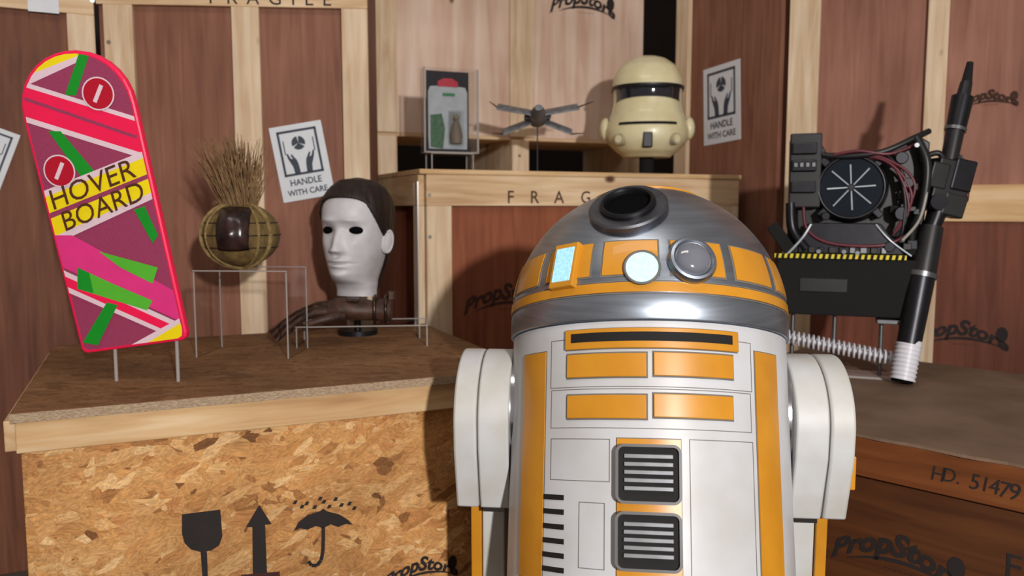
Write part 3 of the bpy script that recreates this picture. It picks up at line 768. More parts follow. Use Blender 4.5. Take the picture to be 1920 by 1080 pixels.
for txt, p0, p1, hgt in (('HOVER', (108, 392), (262, 330), .034), ('BOARD', (130, 432), (278, 372), .034)):
    vs, fs = text_geo(txt, size=1, align='LEFT', shear=0)
    xs = [v[0] for v in vs]; zs = [v[1] for v in vs]; wX = max(xs) - min(xs); x0 = min(xs)
    A = bl(*p0); B = bl(*p1); dx = B[0] - A[0]; dz = B[1] - A[1]
    hh = hgt / max(zs)
    put2d(T, vs, fs, lambda x, z: (A[0] + (x - x0) / wX * dx - z * hh * .05, A[1] + (x - x0) / wX * dz + z * hh), -.0106)
T.build('lettering', letter_brown, brd)
for pxx, pyb in ((214, 722), (331, 708)):
    f = on_z(pxx, pyb, LH); top_ = bl(pxx, 650 if pxx < 300 else 640); tw = BM @ Vector((top_[0], .002, .002))
    pg = MB(); pg.cyl((0, 0, 0), (0, 0, tw.z - LH + .001), .0034, seg=16)
    o = pg.build('display_peg', acrylic_edge, None, smooth=True, loc=(tw.x, tw.y, LH))
    tag(o, 'clear peg under the %s bottom corner of the pink board' % ('left' if pxx < 300 else 'right'), 'peg', 'clear pegs holding the pink board')

# ------------------------------------------------------------------ clear acrylic risers
def riser(x, y, z, W, D, H, rz, label, t=.004, group='clear acrylic display risers'):
    r = thing('display_riser', (x, y, z), label, 'display stand', group, rz)
    b = MB(); b.box(-W / 2, W / 2, -D / 2, D / 2, H - t, H); tp = b.build('shelf', acrylic, r)
    b = MB()
    for q in ((-W / 2, W / 2, -D / 2 - .0012, -D / 2), (-W / 2, W / 2, D / 2, D / 2 + .0008)): b.box(q[0], q[1], q[2], q[3], H - t * .6, H)
    b.build('shelf_edge', acrylic_edge, r)
    for s in (-1, 1):
        b = MB(); xx = s * (W / 2 - t / 2); b.box(xx - t / 2, xx + t / 2, -D / 2, D / 2, 0, H - t); sd = b.build('side_sheet', acrylic, r)
        for yy in (-D / 2, D / 2): b = MB(); b.box(xx - t * .35, xx + t * .35, yy - .0008, yy + .0008, 0, H - t); b.build('sheet_edge', acrylic_edge, sd)
    return r
P = on_z(457, 672, LH); Yr = P.y + .07
zt = at(457, 503, Yr).z
riser(P.x, Yr, LH, .205, .13, zt - LH, R(-4), 'clear acrylic riser under the straw-haired ball')

# ------------------------------------------------------------------ straw-haired ball
weave = mat('woven_husk', rgb(120, 98, 54), .85, col2=rgb(70, 54, 28), scale=60, stretch=(1, 1, .25), bump=.6)
weave_rim = mat('pale_cane', rgb(146, 124, 78), .8, col2=rgb(98, 80, 46), scale=70, bump=.4)
leather = mat('dark_leather', rgb(44, 32, 30), .35, col2=rgb(24, 18, 18), scale=40, bump=.4)
straw = mat('dry_straw', rgb(150, 120, 84), .8, col2=rgb(96, 70, 44), scale=30)
c = at(452, 438, Yr); rb = .083
hb = thing('straw_ball', (c.x, c.y, zt), 'round woven cane ball with straw hair and dark leather patch on a clear riser', 'ornament')
o3 = Vector((0, 0, rb * .84 + .004))
b = MB(); b.ell(o3, rb, rb * .92, rb * .84, 48, 32); b.build('ball', weave, hb, smooth=True)
for k in (0, 1, 3, 4):
    b = MB(); a = R((-62, -42, 0, 42, 62)[k])
    pts = [o3 + Vector((rb * 1.01 * math.cos(t) * math.cos(a) if 0 else rb * 1.015 * math.sin(a) * math.sin(t), -rb * .935 * math.cos(a) * math.sin(t), rb * .86 * math.cos(t))) for t in [PI * i / 24 for i in range(25)]]
    b.tube(pts, .0028 if abs(k - 2) != 2 else .005, 6); b.build('cane_rib', weave_rim, hb, smooth=True)
for k in (-1, 0, 1):
    b = MB(); zz = k * .38; rr_ = math.sqrt(1 - zz * zz)
    pts = [o3 + Vector((rb * 1.012 * rr_ * math.cos(t), rb * .93 * rr_ * math.sin(t), rb * .84 * zz)) for t in [2 * PI * i / 40 for i in range(41)]]
    b.tube(pts, .0014, 6); b.build('binding_cord', leather, hb, smooth=True)
b = MB(); vs = []; fs = []; n = 14
for i in range(n + 1):
    for j in range(n + 1):
        u_ = -1 + 2 * i / n; v_ = -1 + 2 * j / n
        X = .006 + u_ * .034 * (1 - .06 * v_ * v_); Z = .014 + v_ * .047 * (1 - .06 * u_ * u_)
        yy = -rb * .92 * math.sqrt(max(.05, 1 - (X / rb) ** 2 - (Z / (rb * .84)) ** 2)) - .005 - .008 * (1 - u_ ** 4) * (1 - v_ ** 4) + .004 * noise.noise(Vector((u_ * 2, v_ * 2, 3)))
        vs.append(o3 + Vector((X, yy, Z)))
for i in range(n):
    for j in range(n): fs.append((i * (n + 1) + j, (i + 1) * (n + 1) + j, (i + 1) * (n + 1) + j + 1, i * (n + 1) + j + 1))
b.add(vs, fs); o = b.build('leather_patch', mat('glossy_leather', rgb(60, 42, 40), .25, col2=rgb(20, 14, 14), scale=30, bump=.5), hb, smooth=True); s_ = o.modifiers.new('solid', 'SOLIDIFY'); s_.thickness = .006
b = MB()
for k in range(520):
    a = random.uniform(0, 2 * PI); rr_ = random.uniform(0, .036) ; L_ = random.uniform(.07, .165)
    p0 = o3 + Vector((rr_ * math.cos(a), rr_ * math.sin(a) * .8, rb * .70)); lean = rr_ / .036
    dx = math.cos(a) * lean * random.uniform(.1, .62) - .08; dy = math.sin(a) * lean * .5
    if random.random() < .1: dx *= 1.8
    pts = [p0 + Vector((dx * L_ * t + random.gauss(0, .0028), dy * L_ * t, L_ * (t - .10 * lean * t * t))) for t in (0, .25, .5, .75, 1)]
    b.tube(pts, random.uniform(.0009, .0019), 4, taper=.3)
for k in range(90):
    a = random.uniform(R(150), R(250)); p0 = o3 + Vector((-.01, 0, rb * .85)); L_ = random.uniform(.03, .06)
    d = Vector((math.cos(a) * .8, -.3, random.uniform(-.5, .7)))
    b.tube([p0, p0 + d * L_ * .5 + Vector((0, 0, .01)), p0 + d * L_], .0011, 4, taper=.4)
o = b.build('straw_hair', straw, hb); o['kind'] = 'stuff'

# ------------------------------------------------------------------ pale mask head
pale = mat('pale_latex', rgb(196, 194, 198), .5, col2=rgb(178, 176, 180), scale=24, bump=.12)
hairm = mat('dark_brown_hair', rgb(40, 27, 24), .55, col2=rgb(22, 15, 14), scale=60, stretch=(1, 1, .2), bump=.8)
ZT = [(-.085, .056, .050, .062), (-.05, .048, .040, .060), (-.028, .046, .042, .062), (-.014, .046, .056, .068), (-.003, .045, .080, .074), (.012, .049, .092, .080), (.035, .057, .096, .088),
      (.06, .065, .098, .096), (.09, .071, .097, .102), (.12, .074, .095, .106), (.15, .076, .098, .108), (.175, .075, .094, .106), (.20, .068, .080, .094), (.22, .054, .060, .074), (.234, .033, .036, .045), (.2395, .002, .002, .002)]
def interp(z):
    for i in range(len(ZT) - 1):
        if ZT[i][0] <= z <= ZT[i + 1][0]:
            t = (z - ZT[i][0]) / (ZT[i + 1][0] - ZT[i][0])
            p0 = ZT[max(i - 1, 0)]; p3 = ZT[min(i + 2, len(ZT) - 1)]; out = []
            for k in (1, 2, 3):
                a, b_, c_, d_ = p0[k], ZT[i][k], ZT[i + 1][k], p3[k]
                out.append(max(.001, .5 * (2 * b_ + (c_ - a) * t + (2 * a - 5 * b_ + 4 * c_ - d_) * t * t + (3 * b_ - a - 3 * c_ + d_) * t ** 3)))
            return out
    return [.002] * 3
def gs(x, s): return math.exp(-(x / s) ** 2)
def head_pt(th, z, off=0):
    a, f, bk = interp(z); x = a * math.sin(th); cy = math.cos(th)
    y = -f * cy if cy > 0 else -bk * cy
    if cy > 0: y = -f * (cy ** .85)
    d = 0
    if cy > 0:
        nz = (z - .066) / .055
        if -.25 < nz < 1.1: d += .021 * gs(x, .0085 + .004 * max(0, 1 - nz)) * (max(0, 1 - nz) ** .8 if nz > 0 else gs(z - .066, .006))
        d += .007 * gs(x - .012, .006) * gs(z - .067, .006) + .007 * gs(x + .012, .006) * gs(z - .067, .006)
        for s in (-1, 1):
            d -= .015 * gs(x - s * .031, .018) * gs(z - .116, .012)
            d += .008 * gs(x - s * .030, .022) * gs(z - .139, .007)
            d += .004 * gs(x - s * .046, .016) * gs(z - .085, .016)
        d += .0085 * gs(x, .022) * gs(z - .044, .0055) + .009 * gs(x, .019) * gs(z - .030, .0055)
        d -= .008 * gs(x, .027) * gs(z - .0375, .0024)
        d -= .003 * gs(x, .016) * gs(z - .022, .006)
        d += .007 * gs(x, .020) * gs(z - .008, .010)
        d -= .003 * gs(x, .006) * gs(z - .055, .008)
        d *= max(0, cy) ** .3
    n = Vector((math.sin(th), -math.cos(th), 0))
    return Vector((x, y - d, z)) + n * off
Ym = 2.06
mb_ = at(668, 553, Ym); hs = (at(668, 338, Ym).z - at(668, 524, Ym).z) / .243
mh = thing('mask_head', (mb_.x, mb_.y, LH), 'pale white rubber face mask with dark brown hair on a black display post', 'mask')
MM = Matrix.Translation((0, 0, mb_.z - LH)) @ Matrix.Rotation(R(-17), 4, 'Z') @ Matrix.Rotation(R(-4), 4, 'X') @ Matrix.Diagonal((hs * 1.02, hs * 1.02, hs, 1)) @ Matrix.Translation((0, 0, .040))
b = MB(); NT, NZ = 160, 150; vs = []; fs = []
for j in range(NZ + 1):
    z = -.042 + (.2395 + .042) * j / NZ
    for i in range(NT): vs.append(head_pt(2 * PI * i / NT, z))
for j in range(NZ):
    for i in range(NT):
        k = (i + 1) % NT; fs.append((j * NT + i, j * NT + k, (j + 1) * NT + k, (j + 1) * NT + i))
b.add(vs, fs); b.build('face', pale, mh, smooth=True, M=MM, angle=80)
def hairline(th):
    a = abs((th + PI) % (2 * PI) - PI)
    if a < R(48): return .192 - .012 * (a / R(48)) ** 3
    if a < R(78): return .18 - (a - R(48)) / R(30) * .06
    if a < R(100): return .120 - (a - R(78)) / R(22) * .035
    return max(-.03, .085 - (a - R(100)) / R(28) * .115)
b = MB(); vs = []; fs = []; NZ2 = 60
for j in range(NZ2 + 1):
    for i in range(NT):
        th = 2 * PI * i / NT; hl = hairline(th) + .0006 * math.sin(th * 61); z = hl + (.2394 - hl) * j / NZ2
        t = min(1, j / 6); off = .0005 + .006 * math.sin(t * PI / 2) + .0022 * noise.noise(Vector((th * 16, z * 14, 0))) * t
        p = head_pt(th, z, off); p.z += .009 * (j / NZ2) ** 2; vs.append(p)
for j in range(NZ2):
    for i in range(NT):
        k = (i + 1) % NT; fs.append((j * NT + i, j * NT + k, (j + 1) * NT + k, (j + 1) * NT + i))
b.add(vs, fs); b.add([head_pt(2 * PI * i / NT, .2394, 0) + Vector((0, 0, .0095)) for i in range(NT)], [tuple(range(NT))]); b.build('hair', hairm, mh, smooth=True, M=MM, angle=80)
for s in (-1, 1):
    p = head_pt(math.asin(.0315 / .0745) * s, .1165); b = MB(); b.ell((p.x, p.y + .0028, p.z), .0205, .0125, .0120, 28, 16); b.build('eye_opening', hole, mh, smooth=True, M=MM)
    b = MB(); q = MB(); q.ell((0, 0, 0), .0085, .017, .030, 24, 16)
    Me = Matrix.Translation((s * .0765, .006, .093)) @ Matrix.Rotation(s * R(-24), 4, 'Z') @ Matrix.Rotation(R(-10), 4, 'X')
    b.add([Me @ Vector(v) for v in q.v], q.f); ear = b.build('ear', pale, mh, smooth=True, M=MM)
    q = MB(); q.torus((0, 0, 0), 1, .14, axis='x', seg=32, s2=8); b = MB(); b.add([Me @ Vector((v[0] * .012 + s * .006, v[1] * .0135, v[2] * .026)) for v in q.v], q.f); b.build('ear_rim', pale, ear, smooth=True, M=MM)
b = MB(); b.cyl((0, .01, .012), (0, .01, mb_.z - LH + .03), .009, seg=20); b.cyl((0, .01, 0), (0, .01, .012), .05, seg=40); b.build('display_post', blk_metal, mh, smooth=True)

# ------------------------------------------------------------------ worn gauntlet on low clear riser
g0 = on_z(650, 655, LH); Yg = g0.y + .02
Yg = 1.93
gz = at(640, 604, Yg).z; gx = at(655, 604, Yg).x
riser(gx + .035, Yg, LH, .30, .12, gz - LH, R(6), 'low clear acrylic riser in front of the pale mask, under the brown gauntlet')
lea = mat('worn_brown_leather', rgb(78, 50, 38), .55, col2=rgb(34, 20, 16), scale=34, bump=.7)
rust = mat('aged_metal', rgb(92, 74, 62), .35, .85, col2=rgb(48, 34, 28), scale=60)
ga = thing('gauntlet', (gx, Yg, gz), 'worn brown leather glove with dark metal finger guards lying on the low riser', 'glove', rz=R(4))
ch = MB()
secs = [(-.055, .030, .022, .028), (-.03, .038, .024, .032), (0, .040, .026, .033), (.03, .036, .026, .030), (.055, .030, .024, .027), (.085, .034, .026, .029), (.10, .036, .027, .030)]
vs = []; fs = []; n = 24
for x, ry, rz_, cz in secs:
    for i in range(n):
        a = 2 * PI * i / n; vs.append((x, ry * math.cos(a), max(0.001, cz + rz_ * math.sin(a)) + .003 * noise.noise(Vector((x * 40, a * 2, 0)))))
for k in range(len(secs) - 1):
    for i in range(n):
        j = (i + 1) % n; fs.append((k * n + i, k * n + j, (k + 1) * n + j, (k + 1) * n + i))
fs += [tuple(range(n)), tuple(range((len(secs) - 1) * n, len(secs) * n))]
ch.add(vs, fs); gb = ch.build('glove_body', lea, ga, smooth=True)
for k, (yy, dz, Lf) in enumerate(((-.033, -.004, .118), (-.012, .004, .132), (.010, .004, .128), (.030, 0, .108))):
    b = MB(); pts = [Vector((-.045, yy, .034 + dz)), Vector((-.075, yy * 1.05, .032 + dz)), Vector((-.045 - Lf * .55, yy * 1.1, .016 + dz)), Vector((-.045 - Lf * .8, yy * 1.15, -.006 + dz)), Vector((-.045 - Lf, yy * 1.2, -.032 + dz))]
    b.tube(pts, .0105, 12, taper=.55); fg = b.build('finger', lea, ga, smooth=True)
    b = MB(); b.tube([p + Vector((0, 0, .0045)) for p in pts], .0095, 10, taper=.5); b.build('finger_guard', rust, fg, smooth=True)
b = MB(); b.tube([(-.01, -.035, .02), (-.035, -.058, .018), (-.062, -.066, .012), (-.085, -.066, .006)], .011, 12, taper=.6); b.build('thumb', lea, ga, smooth=True)
for q in ((-.02, 0), (.01, .006), (.012, -.018)):
    b = MB(); b.box(q[0] - .014, q[0] + .014, q[1] - .012, q[1] + .012, .050, .058); b.build('back_plate', rust, ga, bevel=.003)
for xx in (.062, .088):
    b = MB(); b.torus((xx, 0, .029), .033, .004, axis='x', seg=28); b.build('strap', rust, ga, smooth=True)
b = MB(); b.box(.092, .108, -.012, .006, .052, .075); b.build('buckle', rust, ga, bevel=.003)

# tall clear sheet standing beside the mask
sp_ = on_z(784, 627, LH); ys = 2.0
q = at(784, 340, ys); b = MB()
b.box(-.002, .002, 0, .10, 0, q.z - LH)
o = b.build('side_sheet', acrylic)
r_ = thing('display_sheet', (at(786, 600, ys).x, ys, LH), 'tall thin clear acrylic sheet standing right of the pale mask', 'display stand', rz=R(12)); o.parent = r_
b = MB(); b.box(-.0018, .0018, -.002, 0, 0, q.z - LH); b.build('sheet_edge', acrylic_edge, r_)

# ------------------------------------------------------------------ on the middle crate
CMI = CM.inv.inverted()
def on_mid(px, v):                                          # picture column, set back v from the front edge -> world point on lid
    a = CM.inv @ CAM; d = CM.inv.to_3x3() @ ray(px, 300); t = (v - a.y) / d.y; p = a + d * t; p.z = MH - CM.o.z; return CMI @ p
# carded toy in clear case
card_m = mat('card_silver', rgb(176, 184, 190), .35, noise_amt=.1); card_blk = mat('card_black', rgb(30, 28, 40), .7, spec=.2)
card_red = mat('card_red', rgb(190, 30, 56), .4); card_green = mat('card_green', rgb(40, 130, 76), .4, noise_amt=.1)
card_leaf = mat('card_leaf', rgb(60, 110, 70), .5, col2=rgb(30, 70, 50), scale=90)
toy_m = mat('toy_olive', rgb(140, 122, 84), .6, col2=rgb(96, 84, 62), scale=60); toy_d = mat('toy_grey_brown', rgb(116, 104, 88), .6)
p = on_mid(843, .10); Yc = p.y
zb_, zt_ = at(843, 288, Yc).z, at(843, 130, Yc).z; x0, x1 = at(789, 200, Yc).x, at(893, 200, Yc).x; W = x1 - x0; H = zt_ - zb_
riser(p.x, Yc, MH, W * .8, .06, zb_ - MH, R(22), 'small clear riser under the cased toy on the FRAGILE crate', t=.004)
tc_ = thing('toy_case', (p.x, Yc, zb_), 'small carded toy sealed in a clear acrylic case with red badge and green title', 'toy', rz=R(22))
b = MB(); D = .045
b.box(-W / 2, W / 2, -D / 2, -D / 2 + .002, 0, H); b.box(-W / 2, W / 2, D / 2 - .002, D / 2, 0, H)
b.box(-W / 2, -W / 2 + .002, -D / 2 + .002, D / 2 - .002, 0, H); b.box(W / 2 - .002, W / 2, -D / 2 + .002, D / 2 - .002, 0, H)
b.build('case', acrylic, tc_)
b = MB()
for s in (-1, 1): b.box(s * W / 2 - .0022, s * W / 2 + .0022, -D / 2 - .001, -D / 2 + .002, 0, H)
b.box(-W / 2, W / 2, -D / 2 - .001, D / 2, -.0, .004); b.build('case_edge', acrylic_edge, tc_)
y = .014
b = MB(); b.box(-W * .40, W * .40, y, y + .002, .006, H - .004); cardp = b.build('card', card_blk, tc_)
b = MB(); poly = [(-W * .36, .014), (W * .36, .014), (W * .37, .05), (W * .37, H * .74), (W * .33, H * .80), (0, H * .82), (-W * .33, H * .80), (-W * .37, H * .74), (-W * .37, .05)]
b.prism(poly, y - .001, y); b.build('card_panel', card_m, cardp)
b = MB(); b.prism([(-W * .19, H * .80), (W * .19, H * .80), (W * .19, H * .86), (W * .08, H * .90), (-W * .08, H * .90), (-W * .19, H * .86)], y - .003, y - .0015); b.build('card_badge', card_red, cardp)
b = MB(); b.box(-W * .10, W * .13, y - .003, y - .0015, H * .69, H * .725); b.build('card_title', card_green, cardp)
b = MB(); b.prism([(-W * .33, H * .08), (-W * .10, H * .06), (-W * .06, H * .3), (-W * .12, H * .48), (-W * .33, H * .46)], y - .003, y - .0015); b.build('card_picture', card_leaf, cardp)
b = MB(); b.box(-.022, .022, y - .022, y - .001, H * .10, H * .52, M=Matrix.Translation((W * .13, 0, 0))); b.build('blister', acrylic, cardp, bevel=.004)
tf = thing('toy_figure', tc_.location + Matrix.Rotation(R(22), 3, 'Z') @ Vector((W * .13, y - .013, H * .12)), 'tiny olive and grey robed toy figure inside the clear case', 'toy', rz=R(22))
b = MB(); b.lathe([(.001, 0), (.017, .001), (.019, H * .1), (.014, H * .2), (.007, H * .27), (.001, H * .28)], 20); b.build('robe', toy_d, tf, smooth=True)
b = MB(); b.ell((0, 0, H * .31), .008, .008, .009, 16, 12); b.build('head', toy_m, tf, smooth=True)

# grey model spacecraft on a rod (plain gull-winged design)
ship_m = mat('model_grey', rgb(124, 126, 130), .6, col2=rgb(84, 86, 90), scale=60)
ship_d = mat('model_dark', rgb(54, 52, 54), .6)
p = on_mid(1008, .13); Ys = p.y; cz = at(1008, 218, Ys).z
sc = 1 / FPX * Ys
sh = thing('model_spacecraft', (p.x, Ys, MH), 'small grey model spacecraft with spread wings on a thin black rod', 'model')
def S(dx, dz, dy=0): return Vector((dx * sc, dy, cz - MH - dz * sc))
b = MB(); rings = [(-.10, .009), (-.07, .014), (-.02, .021), (.03, .025), (.06, .02)]
vs = []; fs = []; n = 16
for yv, r in rings:
    for i in range(n):
        a = 2 * PI * i / n; vs.append(S(0, 0) + Vector((r * 1.3 * math.cos(a), yv, r * math.sin(a) + yv * -.15)))
for k in range(4):
    for i in range(n):
        j = (i + 1) % n; fs.append((k * n + i, k * n + j, (k + 1) * n + j, (k + 1) * n + i))
fs += [tuple(range(n)), tuple(range(4 * n, 5 * n))]
b.add(vs, fs); fz = b.build('fuselage', ship_m, sh, smooth=True)
b = MB(); b.ell(S(0, -9), .012, .022, .008, 16, 10); b.build('canopy', ship_d, fz, smooth=True)
def wing(name, pts, th, m=ship_m):
    b = MB(); n = len(pts); u = Vector((0, 0, th)); b.add([q for q in pts] + [q + u for q in pts], [tuple(range(n))[::-1], tuple(range(n, 2 * n))] + [(i, (i + 1) % n, n + (i + 1) % n, n + i) for i in range(n)]); return b.build(name, m, sh, bevel=.0008)
for s in (-1, 1):
    w1 = wing('wing', [S(s * 12, 2, -.04), S(s * 76, -10, -.02), S(s * 74, -22, .03), S(s * 12, -12, .05)], .006)
    w2 = wing('tail_fin', [S(s * 12, 16, .0), S(s * 64, 34, .02), S(s * 66, 24, .045), S(s * 14, 4, .05)], .006)
    b = MB(); b.cyl(S(s * 74, -18, .03), S(s * (98 if s > 0 else 88), -22, -.06), .0028, .0012, 10); b.build('wing_rod', ship_d, w1, smooth=True)
    b = MB(); b.cyl(S(s * 66, 30, .04), S(s * 84, 33, -.04), .0026, .0012, 10); b.build('wing_rod', ship_d, w2, smooth=True)
    b = MB(); b.cyl(S(s * 20, 0, .06), S(s * 20, 0, -.0), .0085, seg=16); b.build('engine', ship_d, sh, smooth=True)
b = MB(); b.cyl((0, .02, .006), (0, .02, cz - MH), .0022, seg=10); b.cyl((0, .02, 0), (0, .02, .006), .03, seg=28); b.build('stand_rod', blk, sh, smooth=True)

# cream full-face helmet (plain visor band)
cream = mat('aged_cream_plastic', rgb(222, 214, 178), .34, col2=rgb(202, 190, 146), scale=12, coat=.2)
cream_d = mat('yellowed_plastic', rgb(176, 168, 138), .4)
p = on_mid(1212, .14); Yh = p.y; hz0 = at(1212, 296, Yh).z; hz1 = at(1212, 105, Yh).z; K = (hz1 - hz0) / .30
hel = thing('helmet', (p.x, Yh, MH), 'aged cream plastic full-face helmet with dark visor band on a black post', 'helmet', rz=R(-2))
HM = Matrix.Translation((0, 0, hz0 - MH)) @ Matrix.Rotation(-RYAW * 0 + R(-6), 4, 'Z') @ Matrix.Scale(K, 4)
HT = [(0, .070, .080, .06), (.018, .092, .112, .085), (.045, .117, .130, .10), (.075, .124, .134, .11), (.10, .118, .128, .115), (.13, .106, .116, .12), (.165, .100, .112, .124), (.19, .101, .112, .126), (.205, .104, .116, .128), (.235, .100, .110, .124), (.265, .084, .092, .104), (.288, .054, .060, .068), (.299, .022, .024, .028), (.3, .001, .001, .001)]
def hpt(th, z, off=0):
    for i in range(len(HT) - 1):
        if HT[i][0] <= z <= HT[i + 1][0] + 1e-9:
            t = (z - HT[i][0]) / (HT[i + 1][0] - HT[i][0]); p0 = HT[max(i - 1, 0)]; p3 = HT[min(i + 2, len(HT) - 1)]; o_ = []
            for k in (1, 2, 3):
                a, b_, c_, d_ = p0[k], HT[i][k], HT[i + 1][k], p3[k]
                o_.append(max(.001, .5 * (2 * b_ + (c_ - a) * t + (2 * a - 5 * b_ + 4 * c_ - d_) * t * t + (3 * b_ - a - 3 * c_ + d_) * t ** 3)))
            break
    c_ = math.cos(th); y = -(o_[1] if c_ > 0 else o_[2]) * (abs(c_) ** .9) * (1 if c_ > 0 else -1)
    return Vector((o_[0] * math.copysign(abs(math.sin(th)) ** .9, math.sin(th)), y, z)) + Vector((math.sin(th), -math.cos(th), 0)) * off
def hpatch(a0, a1, zlo, zhi, off, th_=.003, n=40, m=14):
    b = MB(); vs = []; fs = []
    for o_ in (off, off - th_):
        for i in range(n + 1):
            a = a0 + (a1 - a0) * i / n; t_ = -1 + 2 * i / n
            l = zlo(t_) if callable(zlo) else zlo; h = zhi(t_) if callable(zhi) else zhi
            for j in range(m + 1): vs.append(hpt(a, l + (h - l) * j / m, o_))
    Sx = (n + 1) * (m + 1)
    for i in range(n):
        for j in range(m):
            q = (i * (m + 1) + j, (i + 1) * (m + 1) + j, (i + 1) * (m + 1) + j + 1, i * (m + 1) + j + 1); fs += [q, tuple(k + Sx for k in q[::-1])]
    edge = [i * (m + 1) for i in range(n + 1)] + [n * (m + 1) + j for j in range(1, m + 1)] + [i * (m + 1) + m for i in range(n - 1, -1, -1)] + [j for j in range(m - 1, 0, -1)]
    for k in range(len(edge)): a, c_ = edge[k], edge[(k + 1) % len(edge)]; fs.append((a, c_, c_ + Sx, a + Sx))
    return b.add(vs, fs)
b = MB(); vs = []; fs = []; NT, NZ = 96, 90
for j in range(NZ + 1):
    for i in range(NT): vs.append(hpt(2 * PI * i / NT, .3 * j / NZ))
for j in range(NZ):
    for i in range(NT): k = (i + 1) % NT; fs.append((j * NT + i, j * NT + k, (j + 1) * NT + k, (j + 1) * NT + i))
fs.append(tuple(range(NT))); b.add(vs, fs); shl = b.build('shell', cream, hel, smooth=True, M=HM, angle=70)
hpatch(-PI * .62, PI * .62, .196, .206, .004, .006).build('brow_band', blk, hel, smooth=True, M=HM)
hpatch(-R(62), R(62), lambda t: .158 + .010 * (1 - t * t), .197, .0015).build('visor', glass_dark, hel, smooth=True, M=HM)
hpatch(-R(40), R(40), .088, .096, .0018, n=30).build('mouth_slot', blk_matte, hel, smooth=True, M=HM)
for s in (-1, 1):
    b = MB(); q = hpt(s * R(38), .048); nrm = Vector((math.sin(s * R(38)), -math.cos(s * R(38)), 0)); b.cyl(q - nrm * .01, q + nrm * .010, .019, .016, 28); f_ = b.build('round_filter', cream_d, hel, smooth=True, M=HM)
    b = MB(); b.cyl(q + nrm * .009, q + nrm * .012, .011, seg=24); b.build('filter_cap', cream, f_, smooth=True, M=HM)
    b = MB(); b.ell(hpt(s * R(88), .085), .018, .026, .034, 24, 16); b.build('ear_cup', cream, hel, smooth=True, M=HM)
    hpatch(s * R(72), s * R(84), .11, .185, .002, n=8).build('side_tab', cream_d, hel, smooth=True, M=HM)
b = MB(); q = hpt(0, .04); b.box(-.014, .014, q.y - .008, q.y + .02, .022, .066); b.build('chin_vent', blk, hel, M=HM, bevel=.004)
b = MB(); b.cyl((0, 0, .008), (0, 0, hz0 - MH + .05), .024, seg=28); b.cyl((0, 0, 0), (0, 0, .008), .07, seg=40); b.build('display_post', blk_matte, hel, smooth=True)

# ------------------------------------------------------------------ black backpack machine on the right crate
hazY = mat('hazard_yellow', rgb(220, 200, 30), .5); redcab = mat('maroon_cable', rgb(92, 34, 44), .4); whitep = mat('white_plastic', rgb(206, 206, 214), .4, noise_amt=.04)
silvline = mat('spoke_silver', rgb(190, 200, 208), .3, .3)
Yp = 1.98
pc = at(1592, 470, Yp); q0 = at(1592, 600, Yp)
PR = R(-20)
pk = thing('backpack_machine', (pc.x, Yp, RH), 'black electronic backpack apparatus with round spoked fan and yellow-black hazard strip', 'machine', rz=PR)
ks = Yp / FPX
def Q(px, py, y=0): return Vector(((px - 1592) * ks * 1.04, y, at(1592, py, Yp).z - RH))
def pbox(name, m, x0, x1, y0, y1, ya, yb, bev=.004, parent=pk):
    a, b_ = Q(x0, y1), Q(x1, y0); b = MB(); b.box(a.x, b_.x, ya, yb, a.z, b_.z); return b.build(name, m, parent, bevel=bev)
def pprism(name, m, pts, ya, yb, bev=.003, parent=pk):
    b = MB(); b.prism([(Q(*p).x, Q(*p).z) for p in pts], ya, yb); return b.build(name, m, parent, bevel=bev)
pprism('back_frame', blk, [(1486, 590), (1484, 260), (1530, 250), (1548, 285), (1640, 288), (1692, 255), (1715, 270), (1712, 420), (1700, 590)], 0, .05)
low = pbox('lower_case', blk_matte, 1470, 1700, 484, 588, -.055, .02)
pbox('case_slot', blk, 1510, 1590, 520, 545, -.057, -.054, parent=low); pbox('case_foot', grey_metal, 1640, 1690, 592, 600, -.05, 0, .002, low)
pprism('angled_bracket', blk_metal, [(1490, 475), (1524, 418), (1640, 418), (1680, 475)], -.05, 0)
pbox('side_tower', blk, 1486, 1540, 250, 390, -.045, 0)
for k, (a_, b_) in enumerate(((1490, 268), (1490, 300), (1490, 340))): pbox('tower_block', blk_metal, a_, a_ + 42, b_, b_ + 22, -.056, -.044, .003)
for k in range(4): pbox('tower_stud', grey_metal, 1494 + k * 10, 1500 + k * 10, 306, 314, -.060, -.055, .0008)
pprism('corner_grip', blk_matte, [(1450, 428), (1466, 416), (1500, 462), (1484, 478)], -.05, .01)
c0 = Q(1590, 352)
b = MB(); b.cyl((c0.x, .0, c0.z), (c0.x, -.04, c0.z), .085, .076, 56); fan = b.build('fan_housing', blk, pk, smooth=True, bevel=.003)
b = MB(); b.torus((c0.x, -.041, c0.z), .072, .0042, 'y', 56); b.build('fan_rim', blk_metal, fan, smooth=True)
b = MB(); b.cyl((c0.x, -.0405, c0.z), (c0.x, -.042, c0.z), .069, seg=48); b.build('fan_face', mat('fan_dark_blue', rgb(16, 24, 34), .65, spec=.15), fan, smooth=True)
for k in range(8):
    a = k * PI / 4 + R(4); b = MB(); d = Vector((math.cos(a), 0, math.sin(a))); o_ = Vector((c0.x, -.0445, c0.z))
    b.cyl(o_ + d * .008, o_ + d * (.058 if k % 2 else .053), .0016, .0021, 8); b.build('fan_spoke', silvline, fan, smooth=True)
b = MB(); b.cyl((c0.x, -.041, c0.z), (c0.x, -.048, c0.z), .0065, seg=20); b.build('fan_hub', blk_metal, fan, smooth=True)
for k in range(4):
    a = k * PI / 2 + PI / 4; b = MB(); Mb = Matrix.Translation((c0.x + .083 * math.cos(a), -.03, c0.z + .083 * math.sin(a))) @ Matrix.Rotation(-a, 4, 'Y'); b.box(-.014, .014, -.010, .02, -.009, .009, M=Mb); b.build('fan_bracket', blk_metal, pk, bevel=.003)
